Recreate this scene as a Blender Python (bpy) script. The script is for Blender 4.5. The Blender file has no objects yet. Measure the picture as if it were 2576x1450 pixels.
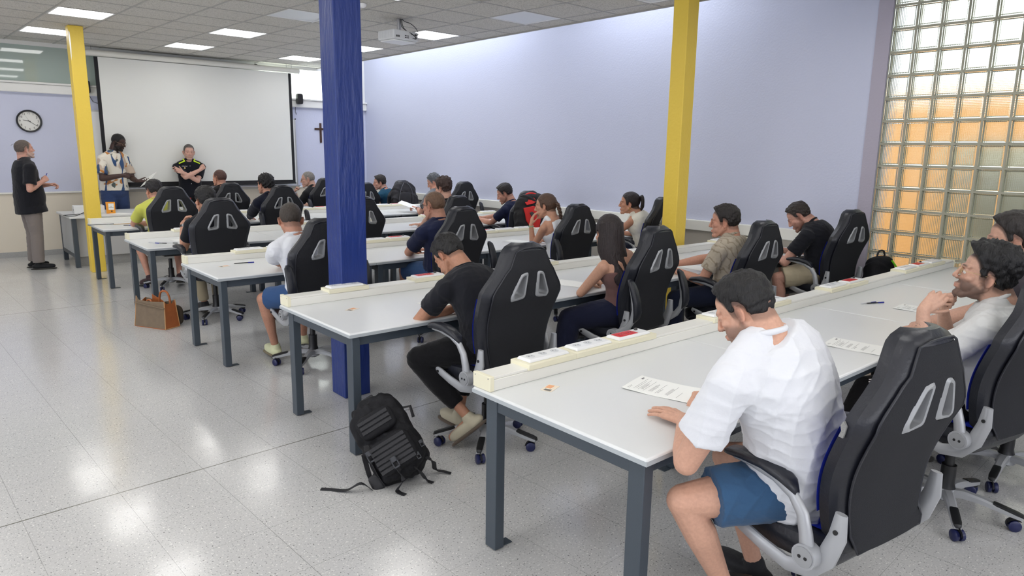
import bpy, bmesh, math, random
import numpy as np
from mathutils import Vector, Matrix, Euler, Quaternion
random.seed(7)
rng = np.random.default_rng(11)
scene = bpy.context.scene
PI = math.pi

# ------------------------------------------------------------------ camera
YAW, PIT, ROL, FPX = 0.7140, 0.1928, 0.0145, 1755.72
_f = Vector((math.sin(YAW)*math.cos(PIT), math.cos(YAW)*math.cos(PIT), -math.sin(PIT)))
_r = Vector((math.cos(YAW), -math.sin(YAW), 0.0))
_u = _r.cross(_f)
_r2 = _r*math.cos(ROL) + _u*math.sin(ROL)
_u2 = -_r*math.sin(ROL) + _u*math.cos(ROL)
cam_data = bpy.data.cameras.new('camera')
cam = bpy.data.objects.new('camera', cam_data)
scene.collection.objects.link(cam)
cam.matrix_world = Matrix(((_r2.x, _u2.x, -_f.x, 0.0), (_r2.y, _u2.y, -_f.y, 0.0), (_r2.z, _u2.z, -_f.z, 1.74), (0, 0, 0, 1)))
cam_data.sensor_fit = 'HORIZONTAL'
cam_data.sensor_width = 36.0
cam_data.lens = FPX*36.0/2576.0
cam_data.clip_start = 0.05
cam_data.clip_end = 200
scene.camera = cam

# ------------------------------------------------------------------ world, exposure
world = bpy.data.worlds.new('world')
scene.world = world
world.use_nodes = True
wn = world.node_tree
wn.nodes.clear()
wo = wn.nodes.new('ShaderNodeOutputWorld')
wb = wn.nodes.new('ShaderNodeBackground')
wb.inputs['Color'].default_value = (0.93, 0.96, 1.0, 1)
wb.inputs['Strength'].default_value = 1.9
wn.links.new(wb.outputs[0], wo.inputs[0])
vs = scene.view_settings
vs.view_transform = 'Standard'
vs.look = 'None'
vs.gamma = 1.0
vs.use_curve_mapping = False
vs.exposure = 0.38
scene.cycles.use_denoising = True
scene.cycles.max_bounces = 8
scene.cycles.diffuse_bounces = 4
scene.cycles.glossy_bounces = 3
scene.cycles.transmission_bounces = 6
scene.cycles.transparent_max_bounces = 8
scene.cycles.caustics_reflective = False
scene.cycles.caustics_refractive = False
scene.cycles.sample_clamp_indirect = 6.0
PANEL_STRENGTH = 7.0

# soft light from presumed windows at left, and an unseen area light at the back
def area(name, loc, rot, sx, sy, power, col):
    l = bpy.data.lights.new(name, 'AREA')
    l.shape = 'RECTANGLE'; l.size = sx; l.size_y = sy; l.energy = power; l.color = col
    o = bpy.data.objects.new(name, l); scene.collection.objects.link(o)
    o.location = loc; o.rotation_euler = rot
    return o
area('daylight_left_windows', (-4.3, 4.0, 1.7), (0, -PI/2, 0), 1.6, 9.0, 110, (0.95, 0.98, 1.0))
area('soft_light_back', (1.5, -3.3, 1.9), (PI/2, 0, 0), 7.0, 1.6, 90, (0.97, 0.98, 1.0))  # unseen soft area light, the back wall has no windows
# ------------------------------------------------------------------ materials
MATS = {}
def mat(name, col, rough=0.5, metal=0.0, spec=0.5, bump=None, var=None, emis=None, sheen=0.0, coat=0.0, attr=None):
    """bump=(scale, strength, detail[, stretch xyz]); var=(scale, amount): value variation of the paint itself"""
    if name in MATS: return MATS[name]
    m = bpy.data.materials.new(name); m.use_nodes = True
    nt = m.node_tree; b = nt.nodes['Principled BSDF']
    b.inputs['Base Color'].default_value = (*col, 1)
    b.inputs['Roughness'].default_value = rough
    b.inputs['Metallic'].default_value = metal
    b.inputs['Specular IOR Level'].default_value = spec
    if sheen: b.inputs['Sheen Weight'].default_value = sheen
    if coat: b.inputs['Coat Weight'].default_value = coat
    if emis:
        b.inputs['Emission Color'].default_value = (*emis[0], 1)
        b.inputs['Emission Strength'].default_value = emis[1]
    tc = None
    if bump or var:
        tc = nt.nodes.new('ShaderNodeTexCoord')
    src = None
    if attr:
        a = nt.nodes.new('ShaderNodeAttribute'); a.attribute_name = attr
        src = a.outputs['Color']
        nt.links.new(src, b.inputs['Base Color'])
    if var:
        n = nt.nodes.new('ShaderNodeTexNoise'); n.inputs['Scale'].default_value = var[0]; n.inputs['Detail'].default_value = 4
        nt.links.new(tc.outputs['Object'], n.inputs['Vector'])
        mr = nt.nodes.new('ShaderNodeMapRange'); mr.inputs['From Min'].default_value = 0.3; mr.inputs['From Max'].default_value = 0.7
        mr.inputs['To Min'].default_value = 1-var[1]; mr.inputs['To Max'].default_value = 1+var[1]
        nt.links.new(n.outputs['Fac'], mr.inputs['Value'])
        mx = nt.nodes.new('ShaderNodeVectorMath'); mx.operation = 'SCALE'
        if src is not None: nt.links.new(src, mx.inputs[0])
        else: mx.inputs[0].default_value = col
        nt.links.new(mr.outputs[0], mx.inputs['Scale'])
        nt.links.new(mx.outputs[0], b.inputs['Base Color'])
    if bump:
        n = nt.nodes.new('ShaderNodeTexNoise'); n.inputs['Scale'].default_value = bump[0]; n.inputs['Detail'].default_value = bump[2]
        mp = nt.nodes.new('ShaderNodeMapping')
        if len(bump) > 3: mp.inputs['Scale'].default_value = bump[3]
        nt.links.new(tc.outputs['Object'], mp.inputs['Vector']); nt.links.new(mp.outputs[0], n.inputs['Vector'])
        bp = nt.nodes.new('ShaderNodeBump'); bp.inputs['Strength'].default_value = bump[1]; bp.inputs['Distance'].default_value = 0.01
        nt.links.new(n.outputs['Fac'], bp.inputs['Height']); nt.links.new(bp.outputs[0], b.inputs['Normal'])
    MATS[name] = m
    return m
def srgb(r, g, b):
    f = lambda c: (c/255/12.92) if c/255 <= 0.04045 else ((c/255+0.055)/1.055)**2.4
    return (f(r), f(g), f(b))

# ------------------------------------------------------------------ geometry builder
class G:
    def __init__(s): s.v = []; s.f = []; s.m = []; s.mi = 0
    def add(s, vs_, fs_):
        o = len(s.v); s.v += [tuple(p) for p in vs_]
        s.f += [tuple(o+i for i in f) for f in fs_]; s.m += [s.mi]*len(fs_)
        return s
    def box(s, x0, x1, y0, y1, z0, z1, M=None):
        c = [(x, y, z) for z in (z0, z1) for y in (y0, y1) for x in (x0, x1)]
        if M is not None: c = [M @ Vector(p) for p in c]
        return s.add(c, [(0, 2, 3, 1), (4, 5, 7, 6), (0, 1, 5, 4), (2, 6, 7, 3), (0, 4, 6, 2), (1, 3, 7, 5)])
    def ring(s, rings, close=True, caps=True):
        n = len(rings[0]); vs_ = [p for r in rings for p in r]; fs_ = []
        for i in range(len(rings)-1):
            for j in range(n if close else n-1):
                k = (j+1) % n
                fs_.append((i*n+j, i*n+k, (i+1)*n+k, (i+1)*n+j))
        if caps:
            fs_.append(tuple(range(n-1, -1, -1))); fs_.append(tuple((len(rings)-1)*n+j for j in range(n)))
        return s.add(vs_, fs_)
    def tube(s, pts, r, n=8, caps=True, flat=None, closed=False):
        """tube through pts; flat=(a,b) gives an elliptical section"""
        P = [Vector(p) for p in pts]; rr = r if hasattr(r, '__len__') else [r]*len(P); rings = []; up = None
        N = len(P)
        for i, p in enumerate(P):
            if closed: t = (P[(i+1) % N]-P[(i-1) % N]).normalized()
            else: t = (P[min(i+1, N-1)]-P[max(i-1, 0)]).normalized()
            if up is None: up = Vector((0, 0, 1)) if abs(t.z) < 0.9 else Vector((0, 1, 0))
            a = t.cross(up)
            if a.length < 1e-6: a = t.orthogonal()
            a.normalize(); up = a.cross(t).normalized()
            fa, fb = flat if flat else (1, 1)
            rings.append([p + a*(math.cos(2*PI*k/n)*rr[i]*fa) + up*(math.sin(2*PI*k/n)*rr[i]*fb) for k in range(n)])
        if closed: rings.append(rings[0]); caps = False
        return s.ring(rings, caps=caps)
    def cap(s, p0, r0, p1, r1, n=14, flat0=False, flat1=False, e=1.0, ax=None):
        """tapered capsule; e squashes the section along axis ax"""
        p0, p1 = Vector(p0), Vector(p1); t = (p1-p0)
        if t.length < 1e-6: t = Vector((0, 0, 1e-3))
        t.normalize()
        if ax is not None:
            b = Vector(ax) - t*t.dot(Vector(ax)); b.normalize(); a = b.cross(t)
        else:
            a = t.orthogonal().normalized(); b = t.cross(a)
        rings = []
        def rg(c, r): rings.append([c + a*(math.cos(2*PI*k/n)*r) + b*(math.sin(2*PI*k/n)*r*e) for k in range(n)])
        if flat0: rg(p0, r0)
        else:
            for q in (0.12, 0.35, 0.6, 0.85): rg(p0 - t*r0*math.cos(q*PI/2), r0*math.sin(q*PI/2))
            rg(p0, r0)
        if flat1: rg(p1, r1)
        else:
            rg(p1, r1)
            for q in (0.85, 0.6, 0.35, 0.12): rg(p1 + t*r1*math.cos(q*PI/2), r1*math.sin(q*PI/2))
        return s.ring(rings)
    def ell(s, c, r, R=None, nu=16, nv=10):
        c = Vector(c); rings = []
        for i in range(nv):
            ph = PI*(i+0.5)/nv
            ring = []
            for j in range(nu):
                th = 2*PI*j/nu
                p = Vector((r[0]*math.sin(ph)*math.cos(th), r[1]*math.sin(ph)*math.sin(th), -r[2]*math.cos(ph)))
                if R is not None: p = R @ p
                ring.append(c+p)
            rings.append(ring)
        return s.ring(rings)
    def prism(s, poly, y0, y1, axis='Y'):
        """poly in (x,z) extruded along y (or (x,y) along z, (y,z) along x)"""
        mk = {'Y': lambda a, b, t: (a, t, b), 'Z': lambda a, b, t: (a, b, t), 'X': lambda a, b, t: (t, a, b)}[axis]
        n = len(poly)
        vs_ = [mk(a, b, y0) for a, b in poly] + [mk(a, b, y1) for a, b in poly]
        fs_ = [tuple(range(n)), tuple(range(2*n-1, n-1, -1))] + [(i, i+n, (i+1) % n+n, (i+1) % n) for i in range(n)]
        return s.add(vs_, fs_)
    def xf(s, M):
        s.v = [tuple(M @ Vector(p)) for p in s.v]; return s
    def mesh(s, name, mats, smooth=None):
        me = bpy.data.meshes.new(name); me.from_pydata([tuple(p) for p in s.v], [], s.f)
        if not isinstance(mats, (list, tuple)): mats = [mats]
        for m in mats: me.materials.append(m)
        if len(mats) > 1: me.polygons.foreach_set('material_index', s.m)
        bm = bmesh.new(); bm.from_mesh(me); bmesh.ops.recalc_face_normals(bm, faces=bm.faces); bm.to_mesh(me); bm.free()
        if smooth is not None:
            me.polygons.foreach_set('use_smooth', [True]*len(me.polygons))
            if smooth < 180: me.set_sharp_from_angle(angle=math.radians(smooth))
        me.update()
        return me

def link(name, data, parent=None, loc=None):
    o = bpy.data.objects.new(name, data); scene.collection.objects.link(o)
    if parent is not None: o.parent = parent
    if loc is not None: o.location = loc
    return o
def obj(name, g, mats, parent=None, smooth=None, bevel=0, loc=None, seg=2, label=None):
    o = link(name, g.mesh(name, mats, smooth if smooth is not None else (35 if bevel else None)), parent, loc)
    if bevel:
        b = o.modifiers.new('bevel', 'BEVEL'); b.width = bevel; b.segments = seg; b.limit_method = 'ANGLE'; b.angle_limit = math.radians(40)
    if label: o['label'] = label
    return o
def tag(o, label, cat, group=None, kind=None):
    o['label'] = label; o['category'] = cat
    if group: o['group'] = group
    if kind: o['kind'] = kind
    return o
def thing(name, label, cat, loc=(0, 0, 0), rz=0.0, group=None):
    o = link(name, None, None, loc); o.rotation_euler = (0, 0, rz); o.empty_display_size = 0.1
    return tag(o, label, cat, group)
def struct(name, g, mats, smooth=None, parent=None, bevel=0):
    o = obj(name, g, mats, parent, smooth, bevel)
    if parent is None: o['kind'] = 'structure'
    return o
def copy_tree(o, parent=None):
    c = o.copy(); scene.collection.objects.link(c)
    if parent is not None: c.parent = parent
    for ch in list(o.children): copy_tree(ch, c)
    return c
def evaluated(o):
    dg = bpy.context.evaluated_depsgraph_get()
    return bpy.data.meshes.new_from_object(o.evaluated_get(dg), depsgraph=dg)
def remeshed(g, voxel, smooth=3, fac=0.5):
    """union of all closed pieces of g as one continuous surface"""
    me = bpy.data.meshes.new('tmp'); me.from_pydata([tuple(p) for p in g.v], [], g.f)
    bm = bmesh.new(); bm.from_mesh(me); bmesh.ops.recalc_face_normals(bm, faces=bm.faces); bm.to_mesh(me); bm.free()
    o = bpy.data.objects.new('tmp', me); scene.collection.objects.link(o)
    r = o.modifiers.new('r', 'REMESH'); r.mode = 'VOXEL'; r.voxel_size = voxel
    if smooth:
        sm = o.modifiers.new('s', 'SMOOTH'); sm.factor = fac; sm.iterations = smooth
    out = evaluated(o)
    bpy.data.objects.remove(o); bpy.data.meshes.remove(me)
    out.polygons.foreach_set('use_smooth', [True]*len(out.polygons))
    return out
def get_co(me):
    a = np.empty(len(me.vertices)*3, np.float32); me.vertices.foreach_get('co', a); return a.reshape(-1, 3)
def get_no(me):
    a = np.empty(len(me.vertices)*3, np.float32); me.vertex_normals.foreach_get('vector', a); return a.reshape(-1, 3)
def set_co(me, c):
    me.vertices.foreach_set('co', c.astype(np.float32).ravel()); me.update()
def sm(x, a, b):
    t = np.clip((x-a)/(b-a), 0, 1); return t*t*(3-2*t)
# ------------------------------------------------------------------ room shell
XW, YF, ZC = 7.42, 13.3, 3.29          # right wall, front wall, ceiling
XC = 6.40                              # the ceiling stops short of the right wall
XL, YB, ZT = -4.5, -3.6, 4.3
ROT = -0.0447                          # floor tiles and ceiling grid lie slightly askew
def rotmap(nt, vec):
    mp = nt.nodes.new('ShaderNodeMapping'); mp.inputs['Rotation'].default_value = (0, 0, ROT)
    nt.links.new(vec, mp.inputs['Vector']); return mp.outputs[0]

def paint(name, col, rough=0.75, scale=60, strength=0.25, spec=0.3):
    return mat(name, col, rough, spec=spec, bump=(scale, strength, 6))
M_lav = paint('lavender wall paint', srgb(202, 206, 227), 0.55, 45, 0.18, 0.35)
M_cream = paint('cream dado paint', srgb(226, 217, 200), 0.6, 60, 0.12)
M_white = mat('white plaster', (0.80, 0.80, 0.78), 0.6, bump=(50, 0.1, 4))
M_plast = mat('white plastic trunking', srgb(236, 235, 228), 0.4)
M_crpl = mat('aged cream plastic', srgb(236, 231, 205), 0.45)
M_base = mat('grey terrazzo skirting', srgb(168, 168, 166), 0.35, var=(120, 0.12))
M_joint = mat('glass block mortar', srgb(178, 176, 158), 0.8, bump=(60, 0.3, 4))

def floor_mat():
    m = bpy.data.materials.new('polished terrazzo floor'); m.use_nodes = True
    nt = m.node_tree; b = nt.nodes['Principled BSDF']
    tc = nt.nodes.new('ShaderNodeTexCoord'); vec = rotmap(nt, tc.outputs['Object'])
    # chips
    def ramp(src, stops):
        r = nt.nodes.new('ShaderNodeValToRGB'); nt.links.new(src, r.inputs[0])
        while len(r.color_ramp.elements) < len(stops): r.color_ramp.elements.new(0.5)
        for e, (p, c) in zip(r.color_ramp.elements, stops): e.position = p; e.color = (*c, 1)
        return r.outputs[0]
    def mix(f, a, c, mode='MIX'):
        x = nt.nodes.new('ShaderNodeMix'); x.data_type = 'RGBA'; x.blend_type = mode
        for key, v in (('Factor', f),):
            if isinstance(v, (int, float)): x.inputs[0].default_value = v
            else: nt.links.new(v, x.inputs[0])
        for k, v in ((6, a), (7, c)):
            if isinstance(v, tuple): x.inputs[k].default_value = (*v, 1)
            else: nt.links.new(v, x.inputs[k])
        return x.outputs[2]
    n1 = nt.nodes.new('ShaderNodeTexNoise'); n1.inputs['Scale'].default_value = 115; n1.inputs['Detail'].default_value = 2; nt.links.new(vec, n1.inputs[0])
    n2 = nt.nodes.new('ShaderNodeTexNoise'); n2.inputs['Scale'].default_value = 95; n2.inputs['Detail'].default_value = 3
    mp2 = nt.nodes.new('ShaderNodeMapping'); mp2.inputs['Location'].default_value = (13, 5, 2); nt.links.new(vec, mp2.inputs[0]); nt.links.new(mp2.outputs[0], n2.inputs[0])
    big = nt.nodes.new('ShaderNodeTexNoise'); big.inputs['Scale'].default_value = 1.2; nt.links.new(vec, big.inputs[0])
    base = mix(big.outputs['Fac'], srgb(200, 199, 197), srgb(190, 190, 190))
    dark = ramp(n1.outputs['Fac'], [(0.30, (1, 1, 1)), (0.38, (0, 0, 0))])
    light = ramp(n2.outputs['Fac'], [(0.60, (0, 0, 0)), (0.68, (1, 1, 1))])
    c = mix(light, base, srgb(232, 231, 226)); 
    c = mix(dark, c, srgb(98, 96, 97))
    # tile joints: brick texture with square tiles, plus two wide joints
    sep = nt.nodes.new('ShaderNodeSeparateXYZ'); nt.links.new(vec, sep.inputs[0])
    def line(src, off, pitch, half):
        a = nt.nodes.new('ShaderNodeMath'); a.operation = 'SUBTRACT'; nt.links.new(src, a.inputs[0]); a.inputs[1].default_value = off - pitch*40
        p = nt.nodes.new('ShaderNodeMath'); p.operation = 'PINGPONG'; nt.links.new(a.outputs[0], p.inputs[0]); p.inputs[1].default_value = pitch/2
        l = nt.nodes.new('ShaderNodeMath'); l.operation = 'LESS_THAN'; nt.links.new(p.outputs[0], l.inputs[0]); l.inputs[1].default_value = half
        return l.outputs[0]
    T = 0.415
    lx = line(sep.outputs[0], 0.822, T, 0.0012); ly = line(sep.outputs[1], 3.76, T, 0.0009)
    wy = line(sep.outputs[1], 3.76, T*12, 0.0045)
    mx = nt.nodes.new('ShaderNodeMath'); mx.operation = 'MAXIMUM'; nt.links.new(lx, mx.inputs[0]); nt.links.new(ly, mx.inputs[1])
    jn = nt.nodes.new('ShaderNodeMath'); jn.operation = 'MULTIPLY'; nt.links.new(mx.outputs[0], jn.inputs[0]); nt.links.new(big.outputs['Fac'], jn.inputs[1])
    c = mix(jn.outputs[0], c, srgb(92, 90, 86)); c = mix(wy, c, srgb(118, 116, 108))
    nt.links.new(c, b.inputs['Base Color'])
    rn = nt.nodes.new('ShaderNodeTexNoise'); rn.inputs['Scale'].default_value = 2.0; rn.inputs['Detail'].default_value = 5; nt.links.new(vec, rn.inputs[0])
    mr = nt.nodes.new('ShaderNodeMapRange'); mr.inputs['To Min'].default_value = 0.09; mr.inputs['To Max'].default_value = 0.24; nt.links.new(rn.outputs['Fac'], mr.inputs['Value'])
    nt.links.new(mr.outputs[0], b.inputs['Roughness']); b.inputs['Specular IOR Level'].default_value = 0.75
    bn = nt.nodes.new('ShaderNodeTexNoise'); bn.inputs['Scale'].default_value = 5; nt.links.new(vec, bn.inputs[0])
    bp = nt.nodes.new('ShaderNodeBump'); bp.inputs['Strength'].default_value = 0.06; bp.inputs['Distance'].default_value = 0.02
    nt.links.new(bn.outputs['Fac'], bp.inputs['Height']); nt.links.new(bp.outputs[0], b.inputs['Normal'])
    return m
M_floor = floor_mat()
struct('floor', G().box(XL, XW+0.2, YB, YF+0.2, -0.12, 0), M_floor)

def ceiling_mat():
    m = bpy.data.materials.new('mineral fibre ceiling tiles'); m.use_nodes = True
    nt = m.node_tree; b = nt.nodes['Principled BSDF']; b.inputs['Roughness'].default_value = 0.9
    tc = nt.nodes.new('ShaderNodeTexCoord')
    n = nt.nodes.new('ShaderNodeTexNoise'); n.inputs['Scale'].default_value = 90; n.inputs['Detail'].default_value = 5; nt.links.new(tc.outputs['Object'], n.inputs[0])
    r = nt.nodes.new('ShaderNodeValToRGB'); nt.links.new(n.outputs['Fac'], r.inputs[0])
    r.color_ramp.elements[0].position = 0.35; r.color_ramp.elements[0].color = (*srgb(176, 173, 166), 1)
    r.color_ramp.elements[1].position = 0.5; r.color_ramp.elements[1].color = (*srgb(216, 213, 206), 1)
    nt.links.new(r.outputs[0], b.inputs['Base Color'])
    return m
M_ceil = ceiling_mat()
M_tbar = mat('ceiling grid bar', srgb(176, 174, 170), 0.5)
PX, PY, GX0, GY0 = 0.63, 0.6233, 6.38, 5.93
def unrot(xp, yp):
    c, s_ = math.cos(ROT), math.sin(ROT)
    # x' = c x - s y ; y' = s x + c y
    return (c*xp + s_*yp, -s_*xp + c*yp)
LIGHTS = []           # (x', y', lit)
for ix in range(-1, 6):
    for iy in range(-4, 4):
        xp, yp = GX0 - PX*(1+3*ix), GY0 + PY*3*iy
        LIGHTS.append((xp, yp, (ix, iy) not in ((0, 0), (1, 1), (0, -1), (2, -1), (1, -2))))
LIGHTS = [l for l in LIGHTS if XL+0.5 < unrot(l[0], l[1])[0] < XC-0.6 and YB+0.4 < l[1] < YF-0.4]
holes = {(round(l[0], 3), round(l[1], 3)) for l in LIGHTS}
g = G()
nx0 = int((GX0-(XL-1.5))/PX)+1
def clipped_cell(x0, x1, y0, y1):
    """tile polygon clipped to the room rectangle, in world xy"""
    poly = [unrot(*p) for p in ((x0, y0), (x1, y0), (x1, y1), (x0, y1))]
    for ax, lim, sgn in ((0, XL, 1), (0, XC, -1), (1, YB, 1), (1, YF, -1)):
        out = []
        for i in range(len(poly)):
            a, b_ = poly[i], poly[(i+1) % len(poly)]
            da, db = (a[ax]-lim)*sgn, (b_[ax]-lim)*sgn
            if da >= 0: out.append(a)
            if (da < 0) != (db < 0):
                t = da/(da-db); out.append((a[0]+(b_[0]-a[0])*t, a[1]+(b_[1]-a[1])*t))
        poly = out
        if len(poly) < 3: return None
    return poly
gb = G(); bars = 0.012
for i in range(-3, nx0):
    for j in range(-18, 16):
        x0, y0 = GX0-PX*(i+1), GY0+PY*j
        if (round(x0, 3), round(y0, 3)) in holes: continue
        p = clipped_cell(x0+bars, x0+PX-bars, y0+bars, y0+PY-bars)
        if p: g.prism(p, ZC+0.004, ZC+0.02, 'Z')
for i in range(-3, nx0+1):
    x0 = GX0-PX*i
    p = clipped_cell(x0-bars, x0+bars, -6, 16)
    if p: gb.prism(p, ZC, ZC+0.012, 'Z')
for j in range(-18, 17):
    y0 = GY0+PY*j
    p = clipped_cell(-9, 10, y0-bars, y0+bars)
    if p: gb.prism(p, ZC, ZC+0.011, 'Z')
gb.box(XC-0.02, XC+0.004, YB, YF, ZC-0.012, ZC+0.03)
ceil = struct('ceiling', g, M_ceil)
obj('ceiling_grid', gb, M_tbar, ceil)
# roof slab above the tiles so no daylight leaks down
obj('ceiling_slab', G().box(XL, XC, YB, YF, ZC+0.25, ZC+0.35).box(XC-0.03, XC, YB, YF, ZC+0.03, ZT+0.2), M_white, ceil)

M_frame = mat('white light frame', (0.85, 0.85, 0.85), 0.4)
M_lit = mat('lit diffuser', (0.9, 0.9, 0.9), 0.6, emis=((1.0, 0.985, 0.96), PANEL_STRENGTH))
M_off = mat('unlit diffuser', srgb(232, 236, 240), 0.4)
lightA = None
lab_lit = 'square recessed ceiling light, switched on, in the tiled ceiling'
proto = {}
where = {}
for n_, (xp, yp, on) in enumerate(LIGHTS):
    key = on
    c = unrot(xp+PX/2, yp+PY/2)
    if key not in proto:
        t = thing('ceiling_light', '', 'ceiling light', (c[0], c[1], ZC))
        h_, k_ = PX/2-bars, PY/2-bars
        fr = G()
        for (a0, a1, b0, b1) in ((-h_, h_, -k_, -k_+0.02), (-h_, h_, k_-0.02, k_), (-h_, -h_+0.02, -k_+0.02, k_-0.02), (h_-0.02, h_, -k_+0.02, k_-0.02)):
            fr.box(a0, a1, b0, b1, 0.0, 0.03)
        obj('light_frame', fr, M_frame, t)
        obj('diffuser', G().box(-h_+0.02, h_-0.02, -k_+0.02, k_-0.02, 0.006, 0.02), M_lit if on else M_off, t)
        proto[key] = t
    else:
        t = copy_tree(proto[key]); t.location = (c[0], c[1], ZC)
    t.rotation_euler = (0, 0, -ROT)
    where[n_] = t
    t['group'] = 'lit ceiling panels' if on else 'unlit ceiling panels'
    t['label'] = 'square recessed ceiling light, %s, in the tiled ceiling' % ('switched on' if on else 'switched off')
vis = {(3, 3): 'lit ceiling light nearest the top of the left yellow column, left half of the picture', }
# labels for those in view: by the nearest findable thing
def light_label(ix, iy, text):
    xp, yp = round(GX0-PX*(1+3*ix), 3), round(GY0+PY*3*iy, 3)
    for l, t in zip(LIGHTS, [where[i] for i in range(len(LIGHTS))]):
        if round(l[0], 3) == xp and round(l[1], 3) == yp: t['label'] = text
light_label(2, 2, 'lit ceiling panel beside the top of the yellow column, away from the front wall')
light_label(2, 3, 'lit ceiling panel partly hidden by the yellow column top, near the clock wall')
light_label(1, 2, 'lit ceiling panel over the middle of the projection screen')
light_label(1, 1, 'unlit pale ceiling panel cut by the blue column')
light_label(0, 3, 'lit ceiling panel nearest the end of the projection screen housing')
light_label(0, 2, 'lit ceiling panel cut by the blue column beyond the projector')
light_label(0, 1, 'lit ceiling panel right behind the ceiling projector')
light_label(0, 0, 'unlit ceiling panel near the lavender wall beside the projector')
light_label(1, 0, 'lit ceiling panel near the smoke detector by the blue column')

# ---- front wall (projection screen side)
gf = G().box(XL, XW+0.2, YF, YF+0.2, 0, 0.99)
o = struct('wall_front', gf, M_cream)
obj('upper_wall', G().box(XL, XW+0.2, YF, YF+0.2, 0.99, 2.53), M_lav, o)
obj('lintel', G().box(XL, XC+0.3, YF, YF+0.2, 3.27, ZT).box(XC+0.3, XW+0.2, YF, YF+0.2, 2.69, ZT), M_white, o)
o = struct('trim_1', G().box(XL, 7.3, YF-0.025, YF, 0.985, 1.012), M_plast, bevel=0.004)
o = struct('trim_2', G().box(XL, XW, YF-0.07, YF, 2.53, 2.66).box(XL, XW, YF-0.10, YF+0.05, 2.66, 2.69), M_white, bevel=0.006)
struct('baseboard_front', G().box(XL, XW, YF-0.015, YF, 0, 0.085), M_base)
# clerestory windows of the front wall
M_glassL = mat('greenish window glass', srgb(150, 168, 160), 0.03, spec=1.0)
bp_ = M_glassL.node_tree
def clerestory_glass():
    m = bpy.data.materials.new('dark greenish clerestory glass'); m.use_nodes = True
    nt = m.node_tree; b = nt.nodes['Principled BSDF']
    b.inputs['Base Color'].default_value = (*srgb(172, 186, 180), 1); b.inputs['Roughness'].default_value = 0.03
    b.inputs['IOR'].default_value = 1.55
    return m
M_cg = clerestory_glass()
M_sky = mat('backlit clerestory glow', (0.8, 0.85, 0.8), 0.4, emis=((0.93, 1.0, 0.93), 1.6))  # glow put into the pane for the bright backlight behind it
w = struct('window_1', G().box(XL, 5.2, YF+0.03, YF+0.05, 2.69, 3.27), M_cg)
obj('window_frame', G().box(XL, 5.2, YF, YF+0.06, 3.235, 3.27).box(5.15, 5.22, YF, YF+0.06, 2.69, 3.27).box(-1.2, -1.14, YF, YF+0.06, 2.69, 3.27), M_white, w)
w = struct('window_2', G().box(5.2, XC+0.3, YF+0.03, YF+0.05, 2.69, 3.27), M_sky)
obj('window_frame', G().box(5.22, XC+0.3, YF, YF+0.06, 3.24, 3.27).box(XC+0.26, XC+0.3, YF, YF+0.06, 2.69, 3.27), M_white, w)
# ---- left and back walls (behind the viewer)
o = struct('wall_left', G().box(XL-0.2, XL, YB, YF+0.2, 0, ZC+0.3), M_lav)
o = struct('wall_back', G().box(XL-0.2, XW+0.2, YB-0.2, YB, 0, ZT), M_lav)
# ---- right wall with glass block window
GY1, PILL = 3.0, 3.14
BP = 0.2165                                  # block pitch
gz0 = 0.14
wr = struct('wall_right', G().box(XW, XW+0.2, GY1, YF+0.2, 0, ZT+0.2), M_lav)
M_pill = paint('pale grey lilac pier paint', srgb(178, 172, 186), 0.6, 45, 0.3)
obj('window_pier', G().box(XW-0.012, XW, GY1, PILL, 0, ZT), M_pill, wr)
obj('lower_wall', G().box(XW-0.004, XW, PILL, YF, 0.085, 0.82), paint('greige dado paint', srgb(196, 190, 180), 0.6, 60, 0.12), wr)
obj('wall_end', G().box(XW, XW+0.2, YB, -1.4, 0, ZT+0.2).box(XW, XW+0.2, -1.4, GY1, 0, gz0).box(XW, XW+0.2, -1.4, GY1, gz0+BP*18, ZT+0.2), M_lav, wr)
struct('baseboard_right', G().box(XW-0.015, XW, YB, YF-0.015, 0, 0.085), M_base)
tr = struct('trim_3', G().box(XW-0.075, XW-0.002, PILL+0.02, YF-0.03, 0.822, 0.945), M_plast, bevel=0.006)
# ---- roof over the gap between ceiling and right wall, with a skylight
obj('well_roof', G().box(XC, XW+0.2, YB, 4.9, ZT, ZT+0.15).box(XC, XW+0.2, 6.9, YF+0.2, ZT, ZT+0.15), M_white, wr)
M_dome = mat('opal skylight', (0.9, 0.92, 0.95), 0.5, emis=((0.92, 0.96, 1.0), 3.6))
sk = struct('window_4', G().box(XC, XW, 4.9, 6.9, ZT+0.02, ZT+0.05), M_dome)
obj('window_frame', G().box(XC, XW, 4.86, 4.9, ZT-0.03, ZT+0.05).box(XC, XW, 6.9, 6.94, ZT-0.03, ZT+0.05), M_white, sk)
sk2 = struct('window_5', G().box(XC+0.1, XW-0.1, 8.2, 12.8, ZT-0.03, ZT-0.005), M_dome)

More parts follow.
